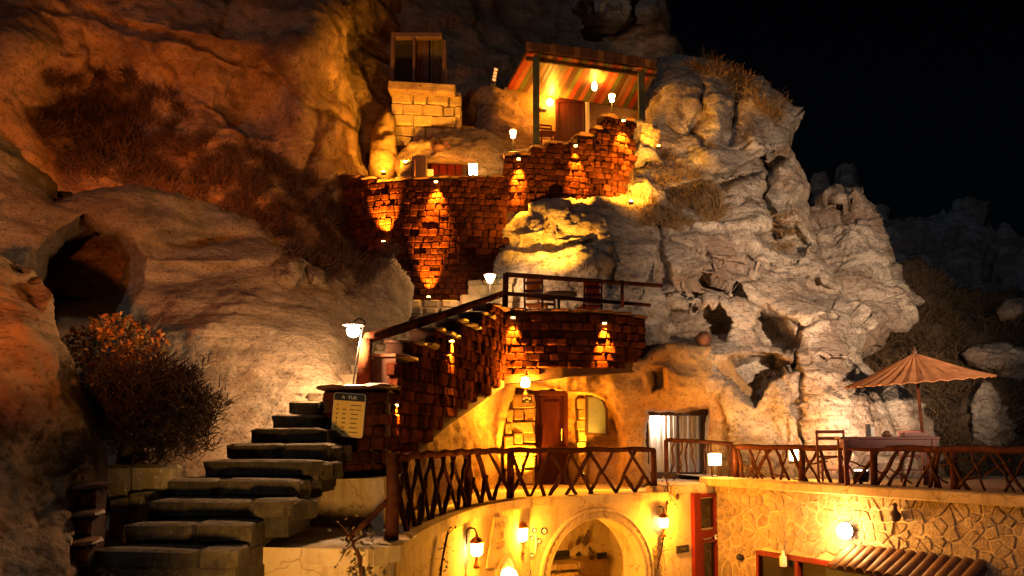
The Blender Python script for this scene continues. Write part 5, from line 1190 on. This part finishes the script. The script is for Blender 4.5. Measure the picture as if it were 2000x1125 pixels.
# ================================================================== porch
po = thing('porch', P(1140, 285, 21), 'timber porch with a striped red, orange and green board ceiling', 'porch')
FL, BL, FR, BR_ = P(1030, 104, 19.6), P(990, 174, 22.0), P(1284, 139, 20.4), P(1244, 214, 22.5)
pat = [0, 1, 2, 3, 4, 3, 0, 2, 4, 1, 3, 2, 0, 3, 1, 2, 4, 0, 1, 2, 3, 4, 1, 2, 0, 3]; nb_ = 26
for k in range(nb_):
    t0, t1 = (k + .04) / nb_, (k + .96) / nb_
    a, b1, c, d_ = FL.lerp(FR, t0), FL.lerp(FR, t1), BL.lerp(BR_, t1), BL.lerp(BR_, t0); u = Vector((0, 0, .03 + .008 * (k % 3)))
    MB().add([a, b1, c, d_, a + u, b1 + u, c + u, d_ + u], [(0, 3, 2, 1), (4, 5, 6, 7), (0, 1, 5, 4), (1, 2, 6, 5), (2, 3, 7, 6), (3, 0, 4, 7)]).build('ceiling_board', BOARD[pat[k]], po)
up_ = Vector((0, 0, .08)); uf = Vector((-.05, -.12, .04))
MB().add([FL + up_, FR + up_, BR_ + up_, BL + up_, FL + up_ * 1.6, FR + up_ * 1.6, BR_ + up_ * 1.6, BL + up_ * 1.6], [(0, 3, 2, 1), (4, 5, 6, 7), (0, 1, 5, 4), (1, 2, 6, 5), (2, 3, 7, 6), (3, 0, 4, 7)]).build('roof_deck', M['darkwood'], po)
for k in range(22):
    t0, t1 = (k + .05) / 22, (k + .95) / 22; hgt = .20 + .06 * math.sin(math.pi * (k + .5) / 22) + random.uniform(-.015, .015)
    a, b1 = FL.lerp(FR, t0) + uf, FL.lerp(FR, t1) + uf; w1 = Vector((0, 0, hgt)); th1 = Vector((0, .03, 0))
    MB().add([a, b1, b1 + w1, a + w1, a + th1, b1 + th1, b1 + w1 + th1, a + w1 + th1], [(0, 1, 2, 3), (4, 7, 6, 5), (0, 4, 5, 1), (1, 5, 6, 2), (2, 6, 7, 3), (3, 7, 4, 0)]).build('fascia_board', M['darkwood'] if k % 4 else BOARD[3], po)
for (px, y0, y1, Y, mt) in ((1047, 112, 300, 19.7, 'greenpost'), (1252, 142, 262, 20.35, 'greenpost')):
    a = P(px, y1, Y); c = P(px, y0, Y); MB().box((c.x, Y, (a.z + c.z) / 2), (.17, .17, c.z - a.z), bev=.012).build('post', M[mt], po)
a = FL.lerp(BL, .08) ; c = FR.lerp(BR_, .08); MB().bar(a + Vector((0, 0, -.05)), c + Vector((0, 0, -.05)), .08, .1, .01).build('beam', M['darkwood'], po)
pw = thing('porch_wall', P(1120, 290, 22.2), 'rough cream wall with a dark red door under the porch', 'wall'); wa = P(985, 300, 22.1); wb = P(1275, 300, 22.7)
zz0, zz1 = wa.z - .5, BL.z + .1; ws = Vector((wb.x - wa.x, wb.y - wa.y, 0)); WL = ws.length; ws.normalize(); WMX = Matrix((ws, Vector((-ws.y, ws.x, 0)), Vector((0, 0, 1)))).transposed().to_4x4(); WMX.translation = (wa.x, wa.y, 0)
MB().box((WL / 2, .2, (zz0 + zz1) / 2), (WL, .4, zz1 - zz0)).xf(WMX).build('wall_body', M['tuff_cream'], pw)
wn2 = Vector((ws.y, -ws.x, 0))
def on_w(px, py): q = WMX.inverted() @ PP(px, py, (wa.x, wa.y, 0), wn2); return q.x, q.z
def wpan(x0, x1, y0, y1, y, th, mat, name, par):
    a = on_w(x0, y1); c = on_w(x1, y0); return MB().box(((a[0] + c[0]) / 2, y, (a[1] + c[1]) / 2), (c[0] - a[0], th, c[1] - a[1]), bev=.008).xf(WMX).build(name, M[mat], par)
pdr = sub('door', pw, PP(1114, 290, (wa.x, wa.y, 0), wn2)); tag(pdr, 'dark red plank door')
for a_ in ((1085, 1090, 196, 300), (1138, 1143, 202, 300), (1090, 1138, 196, 201)): wpan(*a_, -.03, .1, 'door', 'frame', pdr)
for k in range(5): wpan(1090 + k * 9.6, 1099.4 + k * 9.6, 201, 300, -.01, .05, 'door', 'plank', pdr)
wpan(1143, 1150, 202, 300, -.04, .12, 'curtain', 'jamb', pw)
wpan(1060, 1066, 209, 214, -.03, .03, 'darkwood', 'sign_plate', pw)
pls = thing('porch_plaque', PP(1062, 213, (wa.x, wa.y, 0), wn2), 'small dark plaque under the porch wall lamp', 'sign'); wpan(1055, 1068, 210, 216, -.05, .03, 'black', 'board', pls); wpan(1057, 1066, 212, 214, -.068, .005, 'curtain', 'mark', pls)
q = PP(1073, 203, (wa.x, wa.y, 0), wn2) + wn2 * .12; t = thing('porch_wall_lamp', q, 'bright lamp on the porch wall left of the red door', 'lamp')
MB().lathe(q, [(.03, -.09), (.08, -.06), (.10, .0), (.08, .06), (.03, .09)], 12).build('globe', M['bulb_warm'], t, True); MB().bar(q - wn2 * .12, q - wn2 * .02, .05, .05).build('arm', M['iron'], t)
lamp_light('porch_wall_glow', q + wn2 * .14, 48, WARM, .07, t)
q = P(1161, 168, 21.0); t = thing('pendant_lamp', q, 'glowing pendant bulb hanging from the striped ceiling', 'lamp')
MB().lathe(q, [(.02, -.13), (.06, -.10), (.075, .02), (.05, .09), (.025, .13)], 12).build('bulb', M['bulb_warm'], t, True); MB().tube([q + Vector((0, 0, .12)), q + Vector((0, 0, .42))], .008, 5).build('cord', M['iron'], t)
lamp_light('pendant_glow', q + Vector((0, -.15, -.05)), 22, WARM, .07, t)
chair(1069, 20.6, P(1069, 292, 20.6).z, R(10), 'small red chair on the porch left of the door', .42, .8, .36, 'redframe', None, 'porch chairs')
MB().add([P(985, 300, 18.4), P(1250, 285, 19), P(1275, 285, 22.6), P(985, 290, 22.2)], [(0, 1, 2, 3)]).build('porch_floor', M['patio'], kind='structure')
MB().add([P(660, 362, 18.3), P(985, 362, 17.8), P(1000, 350, 21), P(700, 350, 21)], [(0, 1, 2, 3)]).build('upper_terrace_floor', M['patio'], kind='structure')

# ================================================================== plants
def blades(name, pts, mat, n, ln, wd, spread=.8, up=1.0, parent=None, droop=.3, **kw):
    pts = np.asarray(pts); c = np.repeat(pts, n, 0); N = len(c)
    d = rng.normal(size=(N, 3)) * spread; d[:, 2] = np.abs(d[:, 2]) * .6 + up; d[:, 1] -= .15; d /= np.linalg.norm(d, axis=1)[:, None]
    L = ln * rng.uniform(.4, 1.2, N)[:, None]; s = np.cross(d, rng.normal(size=(N, 3))); s /= np.linalg.norm(s, axis=1)[:, None] + 1e-9; s *= wd * rng.uniform(.6, 1.4, N)[:, None]
    c = c + rng.normal(size=(N, 3)) * ln * .16; m_ = c + d * L * .55; t_ = c + d * L + np.array([0, 0, -1]) * L * droop * rng.uniform(0, 1, N)[:, None] + rng.normal(size=(N, 3)) * ln * .08
    v = np.stack([c - s, c + s, m_ + s * .8, m_ - s * .8, t_], 1).reshape(-1, 3); i = np.arange(N)[:, None] * 5
    f = np.concatenate([i + np.array([0, 1, 2]), i + np.array([0, 2, 3]), i + np.array([3, 2, 4])])
    return npmesh(name, v, f, mat, parent, **kw)
def leaves(name, pts, mat, parent, sz):
    pts = np.asarray(pts); N = len(pts); a = rng.normal(size=(N, 3)); a /= np.linalg.norm(a, axis=1)[:, None]; b2 = np.cross(a, rng.normal(size=(N, 3))); b2 /= np.linalg.norm(b2, axis=1)[:, None]
    s_ = sz * rng.uniform(.6, 1.3, N)[:, None]; v = np.stack([pts - a * s_, pts + b2 * s_ * .5, pts + a * s_, pts - b2 * s_ * .5], 1).reshape(-1, 3); i = np.arange(N)[:, None] * 4
    return npmesh(name, v, np.concatenate([i + np.array([0, 1, 2]), i + np.array([0, 2, 3])]), mat, parent)
def scatter(rel, poly, n, clump=.5, cf=.02):
    p = np.array(poly, float); out = []; lo = p.min(0); hi = p.max(0)
    while len(out) < n:
        q = rng.uniform(lo, hi, (n * 3, 2)); d, _, _ = sdf(poly, q[:, 0], q[:, 1]); q = q[d < 0]
        ns = fbm(np.stack([q[:, 0] * cf, q[:, 1] * cf, np.zeros(len(q))], -1), 3)
        q = q[ns > (clump - .5) * 1.2]; out += list(map(tuple, q))
    out = np.array(out[:n]); return rel.at(out[:, 0], out[:, 1])
blades('slope_scrub', scatter(cliff, [(90, 150), (230, 125), (330, 180), (400, 260), (470, 300), (600, 300), (660, 360), (700, 400), (720, 500), (690, 560), (560, 520), (420, 400), (260, 360), (120, 350), (60, 260)], 2400, .55, .03), M['scrub'], 12, .34, .006, 1.2, .5, kind='stuff', label='dark dry scrub covering the left slope', cat='scrub')
blades('slope_grass', scatter(leftrock, [(430, 400), (560, 480), (700, 500), (780, 480), (760, 520), (680, 580), (600, 520), (500, 480)], 260, .45), M['scrub'], 12, .28, .005, 1.2, .5, kind='stuff', label='dry scrub on the shoulder of the cave rock', cat='scrub')
blades('outcrop_scrub', np.concatenate([scatter(white, [(1240, 330), (1300, 300), (1390, 360), (1420, 430), (1330, 450), (1240, 440), (1205, 400), (1215, 340)], 1100, .3), scatter(white, [(1470, 430), (1560, 420), (1590, 480), (1500, 500)], 120, .3), scatter(white, [(1380, 110), (1450, 142), (1540, 200), (1520, 250), (1440, 200), (1330, 130)], 260, .4)]), M['drygrass'], 10, .30, .006, 1.3, .4, kind='stuff', label='dry grass tufts on the pale outcrop', cat='grass')
blades('hillside_scrub', scatter(hill, [(1650, 620), (1720, 540), (1800, 530), (1900, 590), (2060, 620), (2060, 960), (1800, 940), (1740, 800)], 1900, .5, .03), M['hillscrub'], 9, .42, .009, 1.2, .5, kind='stuff', label='dark dry scrub covering the hillside behind the parasol', cat='scrub')
# big bush in the planter
bu = thing('big_bush', P(262, 908, 7.6), 'big dark twiggy bush growing from the pale planter wall', 'bush')
q0 = P(245, 905, 7.65)
MB().tube([q0, q0 + Vector((.02, 0, .2)), q0 + Vector((.0, .02, .45))], [.06, .05, .04], 8).build('trunk', M['bark'], bu, True)
cen = P(290, 800, 7.75)
for k in range(9):
    e_ = cen + Vector((random.uniform(-.45, .5), random.uniform(-.2, .2), random.uniform(-.1, .35))); MB().tube([q0 + Vector((0, 0, .3)), (q0 + e_) / 2 + Vector((0, 0, .1)), e_], [.03, .02, .008], 5).build('limb', M['bark'], bu, True)
u_ = rng.normal(size=(900, 3)); u_ /= np.linalg.norm(u_, axis=1)[:, None]; rr_ = rng.uniform(.3, 1, 900)[:, None] ** .5 * (1 + .55 * noise3(u_ * 1.7 + 3.3)[:, None])
pt_ = np.array(cen) + u_ * rr_ * np.array([.58, .36, .42]); pt_ += .1 * rng.normal(size=pt_.shape)
blades('twigs', pt_, M['bush'], 11, .22, .005, 1.1, .5, bu); leaves('leaves', pt_ + .05 * rng.normal(size=pt_.shape), M['leaf'], bu, .022)
# golden leaved bush above it
lb_ = thing('golden_bush', P(220, 720, 8.6), 'bush with golden orange leaves below the cave mouth', 'bush')
c2_ = P(225, 672, 8.6); 
for k in range(7):
    e_ = c2_ + Vector((random.uniform(-.55, .55), random.uniform(-.2, .2), random.uniform(-.1, .35))); MB().tube([P(245, 760, 8.5), (P(235, 720, 8.5) + e_) / 2, e_], [.02, .014, .005], 5).build('stem', M['bark'], lb_, True)
u_ = rng.normal(size=(1500, 3)); u_ /= np.linalg.norm(u_, axis=1)[:, None]
pts_ = np.array(c2_) + u_ * (rng.uniform(.2, 1, 1500)[:, None] ** .5) * np.array([.62, .35, .36]); pts_[:, 2] -= .15 * np.abs(pts_[:, 0] - c2_.x)
leaves('leaves', pts_[:800], M['leaf'], lb_, .035); leaves('golden_leaves', pts_[800:1350], M['leaf_gold'], lb_, .038)
# vine twigs on the courtyard walls
def vine(pts, label, n, par=None):
    t = thing('climbing_vine', pts[0], label, 'vine', 'bare vines on the courtyard walls'); P_ = [Vector(p) for p in pts]
    MB().tube(spline(P_, 14), .014, 5).build('stem', M['branch'], t, True)
    for k in range(n):
        a = spline(P_, 30)[random.randrange(31)]; c = a + Vector((random.uniform(-.2, .2), random.uniform(-.1, .0), random.uniform(-.25, .2))); MB().tube([a, (a + c) / 2 + Vector((random.uniform(-.04, .04), 0, .03)), c], [.007, .005, .002], 4).build('twig', M['branch'], t)
    l_ = np.array([spline(P_, 40)[random.randrange(41)] for _ in range(90)]) + rng.normal(size=(90, 3)) * np.array([.1, .05, .14]); leaves('leaves', l_, M['leaf'], t, .028)
dq = lambda px, py: PP(px, py, d0, DN) + DN * .05
vine([dq(1280, 1110), dq(1290, 1060), dq(1297, 1000), dq(1300, 960), dq(1297, 935)], 'leafy vine climbing beside the lantern next to the red door', 22)
def ed(px, py, k): q = EDGE[k]; return Vector((q.x + .06, q.y - .04, 0))
vine([Vector((EDGE[9].x + .05, EDGE[9].y - .03, z_)) for z_ in (-1.2, -.8, -.3, .1)] + [Vector((EDGE[10].x + .06, EDGE[10].y, .55))], 'thick vine trailing down the curved patio wall', 26)
vine([P(706, 1130, 6.9), P(700, 1085, 6.9), P(690, 1060, 6.92), P(715, 1045, 7.2)], 'thin bare vine on the front corner of the patio', 8)
blades('pot_twigs', np.array([q + Vector((random.uniform(-.12, .12), random.uniform(-.1, .1), .14)) for q in [P(855, 294, 18.95)] for _ in range(24)]), M['scrub'], 10, .22, .008, 1.0, .6, fp_)
for k in range(1):
    leaves('flowers', np.array([P(855, 284, 18.95)]) + rng.normal(size=(50, 3)) * np.array([.16, .1, .1]), M['cloth_red'], fp_, .03)
# ================================================================== courtyard floodlights, and unseen fill spots added to brighten the rock
def flood(loc, aim, watts, color, label, spot=120):
    loc = Vector(loc); aim = Vector(aim); t = thing('floodlight_or_fill', loc, label, 'floodlight', 'courtyard floodlights')
    m = Matrix.Translation(loc) @ (aim - loc).to_track_quat('Y', 'Z').to_matrix().to_4x4()
    MB().box((0, -.06, 0), (.24, .1, .2), bev=.02).xf(m).build('housing', M['iron'], t); MB().box((0, -.005, 0), (.2, .012, .16)).xf(m).build('lens', M['bulb_white'], t)
    MB().tube([loc + Vector((0, 0, -.1)), Vector((loc.x, loc.y, -2 if loc.y < 12 else loc.z - .5))], .03, 6).build('stand', M['iron'], t)
    lamp_light('floodlight_or_fill_glow', m @ Vector((0, .08, 0)), watts, color, .12, t, spot, aim, 1.0)
flood((6.5, 4.0, 3.0), (7.0, 16.5, 4.8), 3000, FLOOD, 'added white fill floodlight out of view, evening the light on the right rock', 44)  # unseen fill, added to even out the light on the right rock
flood((5.7, 13.0, 1.05), (6.6, 16.6, 4.2), 210, FLOOD, 'low white floodlight on the terrace floor behind the wooden chair', 112)
flood((-3.2, 1.4, 2.3), (-5.5, 12.2, 5.6), 650, (1, .25, .03), 'orange floodlight out of view at the lower left', 52)
q = P(352, 398, 13.6); flood(q, (-5.6, 17.5, 9.5), 160, (1, .24, .02), 'added orange spotlight behind the cave rock crest, brightening the left cliff', 130)  # added lamp, brightens the upper left cliff from below
q = P(128, 384, 12.9); flood(q, (-8.6, 15.5, 7.5), 80, (1, .24, .02), 'second added orange spotlight behind the crest, brightening the far left cliff', 130)  # another added lamp, for the far left of the cliff
down_light(1075, 545, 16.0, 'small uplight on the rock behind the middle terrace', 330, True, None, 'uplights on the rock', 110, AMBER, .55)
down_light(1285, 290, 18.6, 'small uplight on the rock right of the porch', 110, True, None, 'uplights on the rock', 140, ORANGE)
down_light(1232, 398, 17.4, 'small uplight in the dry grass under the porch wall', 220, True, None, 'uplights on the rock', 110, AMBER, .8)
flood((-1.5, 4.7, .4), (-2.0, 9.0, 1.5), 80, (1, .50, .10), 'small yellow garden spotlight out of view before the steps', 74)
q = P(1312, 118, 22.6); flood(q, (4.6, 26.0, 16.6), 170, FLOOD, 'added spotlight hidden behind the porch roof to brighten the summit boulders', 46)  # added lamp, makes the summit boulders show pale
